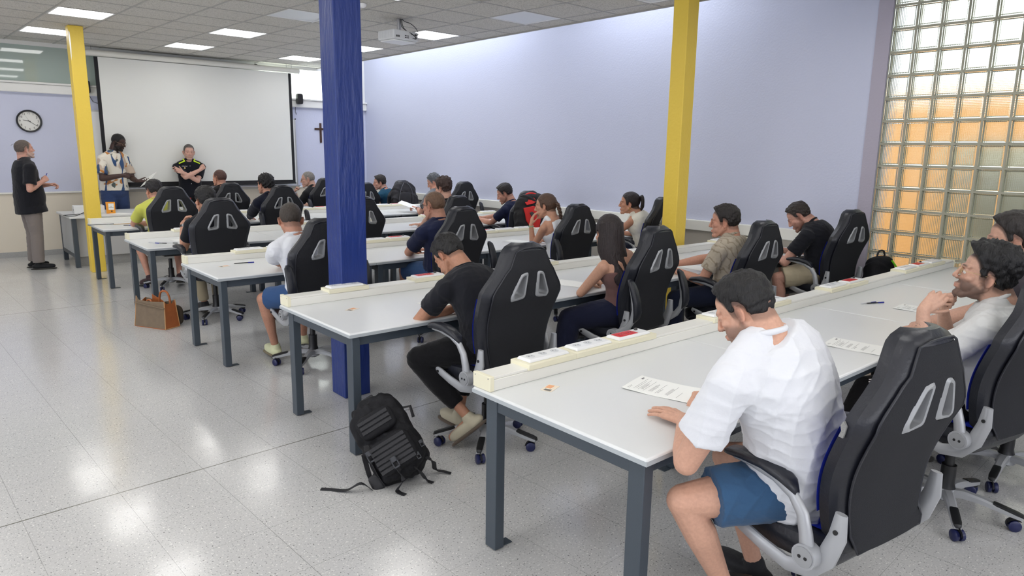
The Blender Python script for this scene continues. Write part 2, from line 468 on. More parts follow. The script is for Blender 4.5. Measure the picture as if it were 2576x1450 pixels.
def block_glass():
    m = bpy.data.materials.new('ribbed glass block'); m.use_nodes = True
    nt = m.node_tree; b = nt.nodes['Principled BSDF']; out = nt.nodes['Material Output']
    b.inputs['Base Color'].default_value = (0.93, 0.97, 0.92, 1)
    b.inputs['Roughness'].default_value = 0.12
    b.inputs['IOR'].default_value = 1.45
    b.inputs['Transmission Weight'].default_value = 1.0
    tc = nt.nodes.new('ShaderNodeTexCoord'); sep = nt.nodes.new('ShaderNodeSeparateXYZ'); nt.links.new(tc.outputs['Object'], sep.inputs[0])
    # ribs: horizontal on one face, vertical on the other
    def rib(src, k):
        a = nt.nodes.new('ShaderNodeMath'); a.operation = 'MULTIPLY'; nt.links.new(src, a.inputs[0]); a.inputs[1].default_value = k
        s_ = nt.nodes.new('ShaderNodeMath'); s_.operation = 'SINE'; nt.links.new(a.outputs[0], s_.inputs[0]); return s_.outputs[0]
    r1 = rib(sep.outputs[2], 2*PI/0.0145); r2 = rib(sep.outputs[1], 2*PI/0.0145)
    gt = nt.nodes.new('ShaderNodeMath'); gt.operation = 'GREATER_THAN'; nt.links.new(sep.outputs[0], gt.inputs[0]); gt.inputs[1].default_value = XW+0.05
    mx = nt.nodes.new('ShaderNodeMath'); mx.operation = 'ADD'; nt.links.new(r1, mx.inputs[0]); nt.links.new(r2, mx.inputs[1])
    bp = nt.nodes.new('ShaderNodeBump'); bp.inputs['Strength'].default_value = 0.8; bp.inputs['Distance'].default_value = 0.0014
    nt.links.new(mx.outputs[0], bp.inputs['Height']); nt.links.new(bp.outputs[0], b.inputs['Normal'])
    # daylight passes the glass (shadow rays see a tinted pane rather than a black one)
    return m
M_block = block_glass()
gj, gg, go = G(), G(), G()
J = 0.0105
nyb = int((GY1+1.4)/BP)
for i in range(nyb+1):
    y = GY1 - BP*i
    gj.box(XW+0.012, XW+0.088, y-J, y+J, gz0, gz0+BP*18)
for k in range(19):
    z = gz0 + BP*k
    gj.box(XW+0.013, XW+0.087, -1.4, GY1, z-J, z+J)
for i in range(nyb):
    for k in range(18):
        y1, z0 = GY1-BP*i-J, gz0+BP*k+J
        y0, z1 = y1-BP+2*J, z0+BP-2*J
        e = 0.016
        # one pressed glass block: bulged, rimmed faces
        gg.ring([[(x, y0+q, z0+q), (x, y1-q, z0+q), (x, y1-q, z1-q), (x, y0+q, z1-q)] for x, q in ((XW+0.003, e), (XW-0.001, e*0.6), (XW+0.006, 0.001), (XW+0.012, 0.001), (XW+0.010, e*0.9))])
        go.box(XW+0.088, XW+0.094, y0, y1, z0, z1)
w3 = struct('window_3', gg, M_block)
obj('mortar_grid', gj, M_joint, w3)
m_o = bpy.data.materials.new('clear outer glass'); m_o.use_nodes = True; nt_ = m_o.node_tree; nt_.nodes.remove(nt_.nodes['Principled BSDF'])
tr_ = nt_.nodes.new('ShaderNodeBsdfTransparent'); tr_.inputs[0].default_value = (0.96, 0.98, 0.95, 1); gl_ = nt_.nodes.new('ShaderNodeBsdfGlossy'); gl_.inputs['Roughness'].default_value = 0.1
ms_ = nt_.nodes.new('ShaderNodeMixShader'); ms_.inputs[0].default_value = 0.06; nt_.links.new(tr_.outputs[0], ms_.inputs[1]); nt_.links.new(gl_.outputs[0], ms_.inputs[2]); nt_.links.new(ms_.outputs[0], nt_.nodes['Material Output'].inputs[0])
obj('outer_panes', go, m_o, w3)
# ---- outside the glass blocks
M_or = mat('sunlit ochre render', srgb(238, 178, 112), 0.9, var=(3, 0.06))
M_gr = mat('grey beige garden wall', srgb(182, 174, 150), 0.9, var=(4, 0.08))
struct('wall_outside', G().box(10.3, 10.5, -8, 9, -0.1, 2.6), M_or)
o = struct('wall_yard', G().box(9.2, 9.35, -8, 2.95, -0.1, 1.93), M_gr)
struct('ground_outside', G().box(XW+0.2, 30, -10, 20, -0.15, -0.02), mat('pale concrete yard', srgb(190, 185, 175), 0.9))
sun = bpy.data.lights.new('sun', 'SUN'); sun.energy = 2.4; sun.angle = 0.01; sun.color = (1.0, 0.93, 0.82)
so = bpy.data.objects.new('sun', sun); scene.collection.objects.link(so)
so.rotation_euler = Vector((0.45, 0.35, -0.82)).to_track_quat('-Z', 'Y').to_euler()

# ------------------------------------------------------------------ columns
def column_mat(name, c1, rough):
    m = mat(name, c1, rough, bump=(22, 0.5, 6), spec=0.5)
    return m
M_yel = column_mat('yellow column paint', srgb(246, 212, 84), 0.45)
M_blu = mat('blue gloss column paint', srgb(24, 50, 122), 0.33, bump=(30, 0.9, 6, (1, 1, 0.16)), spec=0.5)
def column(x0, x1, y0, y1, m, label, top=ZC, name='column', rag=0.0):
    g = G(); n = 24
    rings = []
    for k in range(n+1):
        z = top*k/n; q = [random.uniform(-0.0015, 0.0015) for _ in range(4)]
        rings.append([(x0+q[0], y0+q[1], z), (x1+q[2], y0+q[1], z), (x1+q[2], y1+q[3], z), (x0+q[0], y1+q[3], z)])
    g.ring(rings)
    o = obj(name, g, m, bevel=0.006)
    return tag(o, label, 'column')
column(1.855, 2.03, 11.09, 11.27, M_yel, 'yellow square column in front of the grey desk and projection screen')
column(2.2, 2.4, 4.325, 4.525, M_blu, 'thick glossy blue square column in the middle of the room')
column(6.12, 6.30, 4.44, 4.62, M_yel, 'yellow square column near the lavender right wall', top=ZC)
# the bare paint peel on the left column top
peel = obj('peeled_paint_patch', G().prism([(1.857, 3.22), (1.87, 3.2), (1.875, 3.05), (1.868, 2.9), (1.86, 2.84), (1.857, 2.95)], 11.0885, 11.0895, 'Y'), mat('bare aluminium tape', (0.85, 0.84, 0.8), 0.3, metal=0.3))
peel.parent = [o for o in scene.objects if o.name == 'column'][0]
# ------------------------------------------------------------------ tables
TT = 0.74
M_top = mat('light grey laminate top', srgb(224, 226, 226), 0.32, spec=0.45, bump=(260, 0.05, 2))
M_edge = mat('grey laminate edge', srgb(176, 182, 186), 0.4)
M_steel = mat('slate grey powder coated steel', srgb(64, 73, 82), 0.42, bump=(300, 0.08, 2))
M_bolt = mat('bolt steel', (0.25, 0.25, 0.26), 0.35, metal=0.8)
TL = 1.405
def make_table():
    t = thing('classroom_table', 'x', 'table')
    W, D = TL-0.004, 0.95
    g = G(); g.mi = 0; g.box(0, W, 0, D, TT-0.030, TT)
    o = obj('tabletop', g, M_top, t, bevel=0.009, seg=3)
    obj('edge_band', G().box(-0.0006, W+0.0006, -0.0006, D+0.0006, TT-0.026, TT-0.009), M_edge, o)
    fr = G()
    fr.box(0.035, W-0.035, 0.05, 0.09, TT-0.09, TT-0.0305).box(0.035, W-0.035, D-0.1, D-0.06, TT-0.09, TT-0.0305)
    fr.box(0.035, 0.075, 0.0905, D-0.1005, TT-0.09, TT-0.0305).box(W-0.075, W-0.035, 0.0905, D-0.1005, TT-0.09, TT-0.0305)
    obj('frame', fr, M_steel, t, bevel=0.002)
    for (x, y) in ((0.03, 0.03), (W-0.08, 0.03), (0.03, D-0.13), (W-0.08, D-0.13)):
        lg = G().box(x, x+0.05, y, y+0.07, 0.004, TT-0.0305)
        s_ = 1 if x < 0.5 else -1
        xa, xb = (x+0.05, x+0.11) if s_ > 0 else (x-0.06, x)
        l = obj('leg', lg, M_steel, t, bevel=0.003)
        fp = G().box(xa, xb, y+0.012, y+0.058, 0, 0.005)
        f_ = obj('foot_plate', fp, M_steel, l, bevel=0.0015)
    return t
ROWS = [(1.34, 4), (3.40, 4), (5.54, 4), (7.61, 4), (9.63, 4)]
X0 = 1.765
base_tab = make_table()
rown = ['nearest row', 'second row from camera', 'third row from camera', 'fourth row from camera', 'fifth row from camera']
coln = ['at the open aisle end', 'second from the aisle', 'third from the aisle', 'at the wall end']
first = True
for r_, (y, n_) in enumerate(ROWS):
    for k in range(n_):
        t = base_tab if first else copy_tree(base_tab); first = False
        t.location = (X0+TL*k, y, 0)
        tag(t, 'grey table with steel legs, %s of the %s' % (coln[k], rown[r_]), 'table', 'classroom tables in rows')

# ---- power trunking along the back of every row
M_wplate = mat('white socket plastic', srgb(242, 243, 243), 0.3)
M_red = mat('red socket plastic', srgb(205, 28, 24), 0.3)
M_dark = mat('dark recess', (0.05, 0.05, 0.05), 0.6)
M_pins = mat('grey socket cup', srgb(214, 216, 218), 0.4)
def socket_unit(parent, x, y, kind):
    """cream raised base with a white plate of three outlets (or two red ones)"""
    w = 0.30
    b = obj('socket_base', G().box(x, x+w, y-0.006, y+0.121, TT+0.052, TT+0.0795), M_crpl, parent, bevel=0.003)
    p = obj('socket_plate', G().ring([[(x+0.022+i, y+0.012+i, z), (x+w-0.03-i, y+0.012+i, z), (x+w-0.03-i, y+0.103-i, z), (x+0.022+i, y+0.103-i, z)] for i, z in ((0, TT+0.08), (0.003, TT+0.088), (0.008, TT+0.0935))]), M_wplate, b, bevel=0.002)
    zt = TT+0.0936
    if kind == 'w':
        g = G()
        for i in range(3):
            cx = x+0.065+0.075*i
            g.mi = 0; g.tube([(cx, y+0.058, zt), (cx, y+0.058, zt+0.0012)], 0.021, 18)
            g.mi = 1
            for dx in (-0.009, 0.009): g.tube([(cx+dx, y+0.058, zt+0.001), (cx+dx, y+0.058, zt+0.0018)], 0.0028, 8)
        obj('outlet_cups', g, [M_pins, M_dark], b, smooth=40)
    else:
        g = G().box(x+0.045, x+0.113, y+0.026, y+0.088, zt-0.001, zt+0.002).box(x+0.118, x+0.186, y+0.026, y+0.088, zt-0.001, zt+0.002)
        obj('red_outlets', g, M_red, b, bevel=0.002, label='pair of red outlets')
        g = G()
        for cx in (x+0.079, x+0.152):
            g.mi = 0; g.tube([(cx, y+0.057, zt+0.001), (cx, y+0.057, zt+0.0035)], 0.020, 18); g.mi = 1
            for dx in (-0.009, 0.009): g.tube([(cx+dx, y+0.057, zt+0.002), (cx+dx, y+0.057, zt+0.0042)], 0.003, 8)
        obj('outlet_cups', g, [M_red, M_dark], b, smooth=40)
        obj('switch_knob', G().ell((x+0.225, y+0.075, zt+0.004), (0.012, 0.009, 0.008), nu=12, nv=8), M_dark, b, smooth=60)
UNITS = [
 [(1.99, 'w'), (2.29, 'w'), (2.59, 'r'), (3.42, 'w'), (4.00, 'w'), (4.87, 'w'), (5.17, 'r'), (6.2, 'w'), (6.5, 'r'), (6.8, 'w')],
 [(2.06, 'w'), (2.74, 'r'), (3.9, 'w'), (5.2, 'w'), (5.5, 'r'), (6.6, 'w')],
 [(2.2, 'w'), (2.5, 'r'), (3.5, 'w'), (3.8, 'r'), (5.0, 'r'), (5.3, 'w'), (5.6, 'w'), (6.6, 'w')],
 [(2.25, 'w'), (2.55, 'w'), (3.7, 'w'), (4.0, 'r'), (4.6, 'w'), (5.6, 'r'), (5.9, 'w'), (6.7, 'w')],
 [(2.3, 'w'), (2.6, 'r'), (3.6, 'w'), (4.6, 'w'), (4.9, 'r'), (5.5, 'w'), (6.0, 'w'), (6.3, 'r')],
]
for r_, (y, n_) in enumerate(ROWS):
    ty = y+0.84
    t = thing('cable_trunking', 'white power trunking with raised sockets along the %s' % rown[r_], 'trunking', (0, 0, 0), 0, 'power trunkings on the table rows')
    x0, x1 = X0+0.028, X0+TL*4-0.03
    gt = G()
    # seams: channel body and slightly inset lid
    gt.box(x0, x1, ty, ty+0.112, TT+0.0005, TT+0.050)
    gt.box(x0, x1, ty+0.004, ty+0.108, TT+0.0502, TT+0.062)
    obj('channel', gt, M_plast, t, bevel=0.002)
    e = obj('end_cap', G().box(x0-0.02, x0+0.002, ty-0.003, ty+0.115, TT+0.0005, TT+0.066), M_crpl, t, bevel=0.002, label='cream end cap')
    obj('end_cap', G().box(x1-0.002, x1+0.02, ty-0.003, ty+0.115, TT+0.0005, TT+0.066), M_crpl, t, bevel=0.002, label='cream end cap')
    obj('cap_screw', G().tube([(x0-0.0205, ty+0.012, TT+0.056), (x0-0.0195, ty+0.012, TT+0.056)], 0.003, 8).tube([(x0-0.0205, ty+0.1, TT+0.056), (x0-0.0195, ty+0.1, TT+0.056)], 0.003, 8), M_bolt, e)
    for (ux, k) in UNITS[r_]: socket_unit(t, ux, ty, k)

# ---- teacher's front desk run (closed cabinets below)
t = thing('front_desk', 'long grey desk with white cabinet panels before the projection screen', 'desk', (0, 0, 0))
DX0, DX1, DY0, DY1 = 1.72, 6.4, 11.6, 12.72
obj('desktop', G().box(DX0, DX1, DY0, DY1, TT-0.03, TT), M_top, t, bevel=0.008)
for (x, y) in ((DX0+0.03, DY0+0.03), (DX0+0.03, DY1-0.12), (3.55, DY0+0.03), (3.55, DY1-0.12), (5.0, DY0+0.03), (DX1-0.1, DY0+0.03), (DX1-0.1, DY1-0.12)):
    obj('leg', G().box(x, x+0.06, y, y+0.07, 0.0, TT-0.031), M_steel, t, bevel=0.003)
obj('side_panel', G().box(DX0+0.035, DX0+0.055, DY0+0.105, DY1-0.125, 0.2, TT-0.031), M_edge, t)
obj('rail', G().box(DX0+0.035, DX0+0.085, DY0+0.1005, DY1-0.1205, 0.14, 0.199), M_steel, t)
obj('front_panel', G().box(DX0+0.1, DX1-0.11, DY0+0.16, DY0+0.18, 0.14, TT-0.032), mat('off white cabinet panel', srgb(205, 205, 205), 0.4), t)
obj('plinth', G().box(DX0+0.12, DX1-0.11, DY0+0.19, DY0+0.21, 0.0, 0.138), M_base, t)
# ------------------------------------------------------------------ racing style office chair
M_blk = mat('black leatherette', srgb(30, 32, 40), 0.36, spec=0.5, bump=(70, 0.16, 6))
M_fab = mat('black mesh fabric', srgb(38, 39, 43), 0.8, spec=0.3, bump=(420, 0.4, 2))
M_bluf = mat('blue mesh fabric', srgb(22, 48, 190), 0.75, bump=(420, 0.4, 2))
M_sil = mat('silver painted plastic', srgb(172, 174, 178), 0.34, metal=0.25, spec=0.5)
M_sil2 = mat('silver hole frame', srgb(158, 160, 163), 0.4, metal=0.2)
M_rub = mat('black plastic', srgb(26, 27, 29), 0.4)
M_whl = mat('dark blue caster', srgb(28, 34, 78), 0.35)
M_gas = mat('black gas lift', srgb(20, 20, 22), 0.35)
# outline half widths of the backrest by height above the seat reference (apex = 0.74)
OUT = [(0.00, 0.205), (0.03, 0.228), (0.10, 0.240), (0.20, 0.258), (0.30, 0.276), (0.40, 0.291), (0.455, 0.297), (0.485, 0.291), (0.515, 0.268),
       (0.55, 0.236), (0.59, 0.204), (0.63, 0.178), (0.67, 0.156), (0.70, 0.138), (0.722, 0.118), (0.735, 0.098), (0.742, 0.07)]
def hw(z):
    zs = [a for a, b in OUT]; ws = [b for a, b in OUT]
    return float(np.interp(z, zs, ws))
def bend(x, y, z):
    """local flat backrest space (y: + is front) to chair space"""
    w = hw(z); q = min(abs(x)/max(w, 0.01), 1.0)
    wing = 0.060*q**3*(1 if y > 0 else 0.55)*(1.0 if z > 0.05 else 0.5)
    yy = y + wing
    prof = -0.255 - 0.135*z + 0.042*math.sin(min(z/0.45, 1.0)*PI)
    if z > 0.6: prof += (z-0.6)*0.22
    return (x, prof+yy, 0.485+z)
def make_back():
    g = G(); rings = []
    nz, nx = 40, 13
    for i in range(nz+1):
        z = 0.742*i/nz
        w = hw(z)
        if i == 0: th = 0.018
        elif i == 1: th = 0.036
        elif i >= nz-1: th = (0.03, 0.014)[i-(nz-1)]
        else: th = 0.043
        ring = []
        for k in range(nx+1):
            s_ = -1+2*k/nx
            x = w*math.sin(s_*PI/2)
            ed = math.sqrt(max(0, 1-abs(math.sin(s_*PI/2))**5))
            ring.append((x, th*ed*1.0, z))
        for k in range(nx+1):
            s_ = 1-2*k/nx
            x = w*math.sin(s_*PI/2)
            ed = math.sqrt(max(0, 1-abs(math.sin(s_*PI/2))**5))
            ring.append((x*0.995, -th*0.8*ed-0.0005, z))
        rings.append(ring)
    g.ring(rings)
    return g
def hole_poly(sgn, grow=0.0):
    # trapezoid: inner side long and vertical, top short, outer side slanted
    p = [(0.046-grow, 0.578+grow), (0.078+grow*0.5, 0.569+grow*0.9), (0.130+grow*1.1, 0.463-grow*0.3), (0.123+grow, 0.443-grow), (0.053-grow, 0.455-grow)]
    return [(sgn*a, b) for a, b in (p if sgn > 0 else p[::-1])]
def round_poly(p, r, seg=4):
    out = []; n = len(p)
    for i in range(n):
        a, b, c = Vector(p[i-1]), Vector(p[i]), Vector(p[(i+1) % n])
        d1, d2 = (a-b), (c-b); r_ = min(r, d1.length*0.42, d2.length*0.42)
        s_, e = b+d1.normalized()*r_, b+d2.normalized()*r_
        for k in range(seg+1):
            t = k/seg
            q = s_.lerp(b, t).lerp(b.lerp(e, t), t); out.append((q.x, q.y))
    return out
gbk = make_back()
me = gbk.mesh('backrest', M_blk)
tmp = link('tmpb', me)
cutters = []
for sg in (-1, 1):
    cu = link('cut', G().prism(round_poly(hole_poly(sg), 0.016), -0.2, 0.2).mesh('cut', M_blk)); cutters.append(cu)
    b = tmp.modifiers.new('b', 'BOOLEAN'); b.operation = 'DIFFERENCE'; b.solver = 'EXACT'; b.object = cu
me_back = evaluated(tmp)
bpy.data.objects.remove(tmp)
for cu in cutters: bpy.data.objects.remove(cu)
co = get_co(me_back)
set_co(me_back, np.array([bend(*p) for p in co]))
me_back.polygons.foreach_set('use_smooth', [True]*len(me_back.polygons)); me_back.set_sharp_from_angle(angle=math.radians(42))
me_back.name = 'backrest'

def make_chair():
    t = thing('office_chair', 'x', 'chair')
    bk = link('backrest', me_back, t)
    # fabric rear panel, slightly proud of the shell, outlined by piping
    pts = []
    for k in range(26):
        z = 0.012 + (0.70-0.012)*k/25; pts.append((hw(z)*0.865 - (0.012 if z > 0.6 else 0), z))
    loop = [(x, z) for x, z in pts] + [(0.6*pts[-1][0], 0.716), (0, 0.72), (-0.6*pts[-1][0], 0.716)] + [(-x, z) for x, z in pts[::-1]]
    pip = G().tube([bend(x, -0.037, z) for x, z in loop], 0.0042, 6, closed=True)
    obj('piping', pip, M_blk, bk, smooth=60)
    # rear fabric panel as rows between the piping, with the two holes left open
    gp = G(); nz, nx = 46, 30
    H = [hole_poly(1, 0.012), hole_poly(-1, 0.012)]
    def inside(x, z):
        for P in H:
            c = False; n = len(P)
            for i in range(n):
                (x1, z1), (x2, z2) = P[i], P[(i+1) % n]
                if (z1 > z) != (z2 > z) and x < (x2-x1)*(z-z1)/(z2-z1)+x1: c = not c
            if c: return True
        return False
    idx = {}
    for i in range(nz+1):
        z = 0.014+0.688*i/nz; w = float(np.interp(z, [p[1] for p in pts], [p[0] for p in pts]))
        for k in range(nx+1):
            x = w*(-1+2*k/nx); idx[i, k] = len(gp.v); gp.v.append(bend(x, -0.0372, z))
    for i in range(nz):
        for k in range(nx):
            z = 0.014+0.688*(i+0.5)/nz; w = float(np.interp(z, [p[1] for p in pts], [p[0] for p in pts])); x = w*(-1+2*(k+0.5)/nx)
            if not inside(x, z): gp.f.append((idx[i, k], idx[i, k+1], idx[i+1, k+1], idx[i+1, k])); gp.m.append(0)
    obj('rear_panel', gp, M_fab, bk, smooth=180)
    # silver frames lining both holes
    for sg in (-1, 1):
        outer = round_poly(hole_poly(sg, 0.015), 0.022); inner = round_poly(hole_poly(sg, -0.003), 0.014)
        mid = round_poly(hole_poly(sg, 0.006), 0.018)
        rings = [[bend(x, -0.036, z) for x, z in outer], [bend(x, -0.045, z) for x, z in mid], [bend(x, -0.043, z) for x, z in inner], [bend(x, 0.048, z) for x, z in inner],
                 [bend(x, 0.052, z) for x, z in mid], [bend(x, 0.043, z) for x, z in outer]]
        n = len(outer); gfm = G(); gfm.ring(rings, caps=False)
        obj('hole_frame', gfm, M_sil2, bk, smooth=50)
    # blue inset on the front face
    gbl = G(); rows = []
    for i in range(30):
        z = 0.03+0.36*i/29; w = 0.62*hw(z)
        rows.append([bend(-w+2*w*k/12, 0.046+0.004*math.sin(PI*k/12), z) for k in range(13)])
    gbl.ring(rows, close=False, caps=False)
    obj('front_panel', gbl, M_bluf, bk, smooth=180)
    gbl2 = G(); rows = []
    for i in range(24):
        z = 0.12+0.33*i/23
        rows.append([tuple(Vector(bend(hw(z)*s_, y_, z))) for s_, y_ in ((0.80, 0.043), (0.90, 0.038), (0.965, 0.028))])
    gbl2.ring(rows, close=False, caps=False)
    rows = [[(-x, y, z) for x, y, z in r] for r in rows]; gbl2.ring(rows, close=False, caps=False)
    obj('side_panel', gbl2, M_bluf, bk, smooth=180)
    # seat
    gs = G(); rings = []
    for i in range(17):
        y = -0.225+0.485*i/16; q = i/16
        w = 0.245*(1-0.10*q**3) * (0.86 if i == 0 else 0.93 if i == 16 else 1)
        zt = 0.485 + 0.012*math.cos(q*PI) - 0.05*max(0, q-0.82)/0.18
        th = 0.10 if 0 < i < 16 else 0.06
        ring = []
        for k in range(20):
            a = 2*PI*k/20; cx, sx = math.cos(a), math.sin(a)
            X = w*math.copysign(abs(cx)**0.45, cx); Z = math.copysign(abs(sx)**0.5, sx)
            bol = 0.03*max(0, (abs(X)/w-0.6)/0.4) if Z > 0 else 0
            ring.append((X, y, zt-th/2+Z*th/2+bol))
        rings.append(ring)
    gs.ring(rings)
    st = obj('seat', gs, M_blk, t, smooth=60)
    gsp = G(); rows = []
    for i in range(14):
        y = -0.17+0.39*i/13; q = (y+0.225)/0.485
        zt = 0.485+0.012*math.cos(q*PI)-0.05*max(0, q-0.82)/0.18
        rows.append([(-0.15+0.3*k/10, y, zt+0.004) for k in range(11)])
    gsp.ring(rows, close=False, caps=False)
    obj('seat_panel', gsp, M_bluf, st, smooth=180)
    obj('seat_plate', G().box(-0.1, 0.1, -0.13, 0.12, 0.355, 0.39), M_rub, t, bevel=0.01)
    # side brackets: upright plate, elbow, bar under the seat side
    for sg in (-1, 1):
        x = sg*0.283
        path = [(x, -0.27, 0.66), (x, -0.265, 0.58), (x, -0.235, 0.49), (x, -0.18, 0.425), (x, -0.10, 0.405), (x, 0.0, 0.425), (x, 0.09, 0.452), (x, 0.135, 0.468)]
        br = G().tube(path, [0.020, 0.030, 0.034, 0.032, 0.027, 0.025, 0.023, 0.015], 10, flat=(0.55, 1.0))
        b = obj('bracket', br, M_sil, t, smooth=50)
        gh = G()
        for (yy, zz) in ((-0.265, 0.60), (0.10, 0.455)):
            gh.tube([(x+sg*0.012, yy, zz), (x+sg*0.0185, yy, zz)], 0.008, 10)
        obj('bolt_hole', gh, M_gas, b, smooth=40)
    # armrests pivot on a hub: origin at the hub so they can be swung up
    for sg in (-1, 1):
        arm = G()
        path = [(0, 0, 0), (0, 0.012, 0.07), (0, 0.03, 0.13), (0, 0.07, 0.18), (0, 0.14, 0.212), (0, 0.24, 0.225), (0, 0.31, 0.222)]
        arm.tube(path, [0.026, 0.024, 0.022, 0.020, 0.018, 0.015, 0.010], 10, flat=(0.75, 1.0))
        arm.tube([(-0.022, 0, 0), (0.022, 0, 0)], 0.042, 20)
        a = obj('armrest', arm, M_sil, t, smooth=50, loc=(sg*0.315, -0.19, 0.49))
        pad = G()
        rr = []
        for i, (yy, zz) in enumerate([(0.055, 0.19), (0.075, 0.213), (0.11, 0.231), (0.18, 0.246), (0.26, 0.247), (0.32, 0.238), (0.345, 0.226)]):
            wv = [0.012, 0.028, 0.034, 0.035, 0.035, 0.030, 0.012][i]; hv = [0.008, 0.017, 0.020, 0.020, 0.019, 0.016, 0.008][i]
            rr.append([(wv*math.copysign(abs(math.cos(2*PI*k/16))**0.7, math.cos(2*PI*k/16)), yy, zz+hv*math.copysign(abs(math.sin(2*PI*k/16))**0.7, math.sin(2*PI*k/16))) for k in range(16)])
        pad.ring(rr)
        obj('arm_pad', pad, M_blk, a, smooth=60)
        hubc = G().tube([(sg*0.022, 0, 0), (sg*0.026, 0, 0)], 0.034, 20)
        obj('hub_cap', hubc, M_sil2 if True else M_rub, a, smooth=40)
        hs = G()
        for dy in (-0.011, 0.011): hs.tube([(sg*0.0258, dy, 0), (sg*0.0275, dy, 0)], 0.006, 8)
        obj('hub_screw', hs, M_gas, a, smooth=40)
    # gas lift, base, casters
    gg_ = G().tube([(0, 0, 0.06), (0, 0, 0.22)], 0.030, 16).tube([(0, 0, 0.22), (0, 0, 0.245)], 0.034, 16).tube([(0, 0, 0.245), (0, 0, 0.36)], 0.022, 16)
    gg_.ring([[(0.034*math.cos(2*PI*k/16)*s_, 0.034*math.sin(2*PI*k/16)*s_, z) for k in range(16)] for s_, z in ((1.25, 0.12), (1.0, 0.15), (1.0, 0.22))])
    obj('gas_lift', gg_, M_gas, t, smooth=40)
    bs = G(); bs.tube([(0, 0, 0.07), (0, 0, 0.125)], [0.048, 0.042], 18)
    caps_, cas = G(), []
    R0 = 0.30
    for k in range(5):
        a = PI/2 + 2*PI*k/5 + 0.35
        d = Vector((math.cos(a), math.sin(a), 0)); s_ = Vector((-d.y, d.x, 0))
        def sec(r, w, h, z): return [d*r+s_*w*cx+Vector((0, 0, z+h*cz)) for cx, cz in ((-1, -1), (1, -1), (1, 0.4), (0.6, 1), (-0.6, 1), (-1, 0.4))]
        bs.ring([sec(0.02, 0.026, 0.018, 0.105), sec(0.08, 0.024, 0.018, 0.112), sec(0.15, 0.021, 0.015, 0.105), sec(R0-0.02, 0.019, 0.012, 0.078), sec(R0+0.02, 0.017, 0.010, 0.070)])
        caps_.ring([sec(0.20, 0.0175, 0.004, 0.110), sec(0.215, 0.019, 0.006, 0.106), sec(R0, 0.019, 0.006, 0.087), sec(R0+0.022, 0.015, 0.006, 0.080), sec(R0+0.028, 0.008, 0.004, 0.072)])
    b = obj('base', bs, M_sil, t, smooth=35)
    obj('foot_grip', caps_, M_rub, b, smooth=35)
    for k in range(5):
        a = PI/2 + 2*PI*k/5 + 0.35
        c = Vector((math.cos(a)*R0, math.sin(a)*R0, 0))
        ra = a + (0.8, -1.1, 2.0, 0.3, -2.2)[k]
        ax = Vector((math.cos(ra), math.sin(ra), 0)); fw_ = Vector((-ax.y, ax.x, 0)); cc = c + fw_*0.012 + Vector((0, 0, 0.028))
        w = G()
        for s1 in (-1, 1): w.tube([cc+ax*(0.006*s1), cc+ax*(0.010*s1), cc+ax*(0.022*s1), cc+ax*(0.026*s1)], [0.026, 0.028, 0.028, 0.022], 18)
        cs = obj('caster', w, M_whl, t, smooth=40)
        hd = G()
        arc = [cc + (fw_*math.cos(q)+Vector((0, 0, 1))*math.sin(q))*0.031 for q in [0.1+i*0.29 for i in range(9)]]
        hd.tube(arc, 0.020, 8, flat=(1.0, 0.14)); hd.tube([c+Vector((0, 0, 0.045)), c+Vector((0, 0, 0.082))], 0.008, 8)
        obj('caster_hood', hd, M_rub, cs, smooth=50)
    return t
chair_proto = make_chair()
used_proto = [False]
def place_chair(x, y, rz, zoff, label, up=False, armtilt=0.0, spin=0.0):
    """zoff: gas lift height change; up: armrests swung up beside the back"""
    t = copy_tree(chair_proto) if used_proto[0] else chair_proto
    used_proto[0] = True
    t.location = (x, y, 0); t.rotation_euler = (0, 0, math.radians(rz))
    tag(t, label, 'chair', 'racing style office chairs')
    for ch in t.children:
        nm = ch.name.split('.')[0]
        if nm in ('backrest', 'seat', 'seat_plate', 'bracket'): ch.location.z = zoff
        if nm == 'armrest':
            ch.location.z = 0.49+zoff
            ch.rotation_euler = (math.radians(72 if up else armtilt), 0, 0)
        if nm in ('base', 'caster'): ch.rotation_euler = (0, 0, math.radians(spin))
    return t
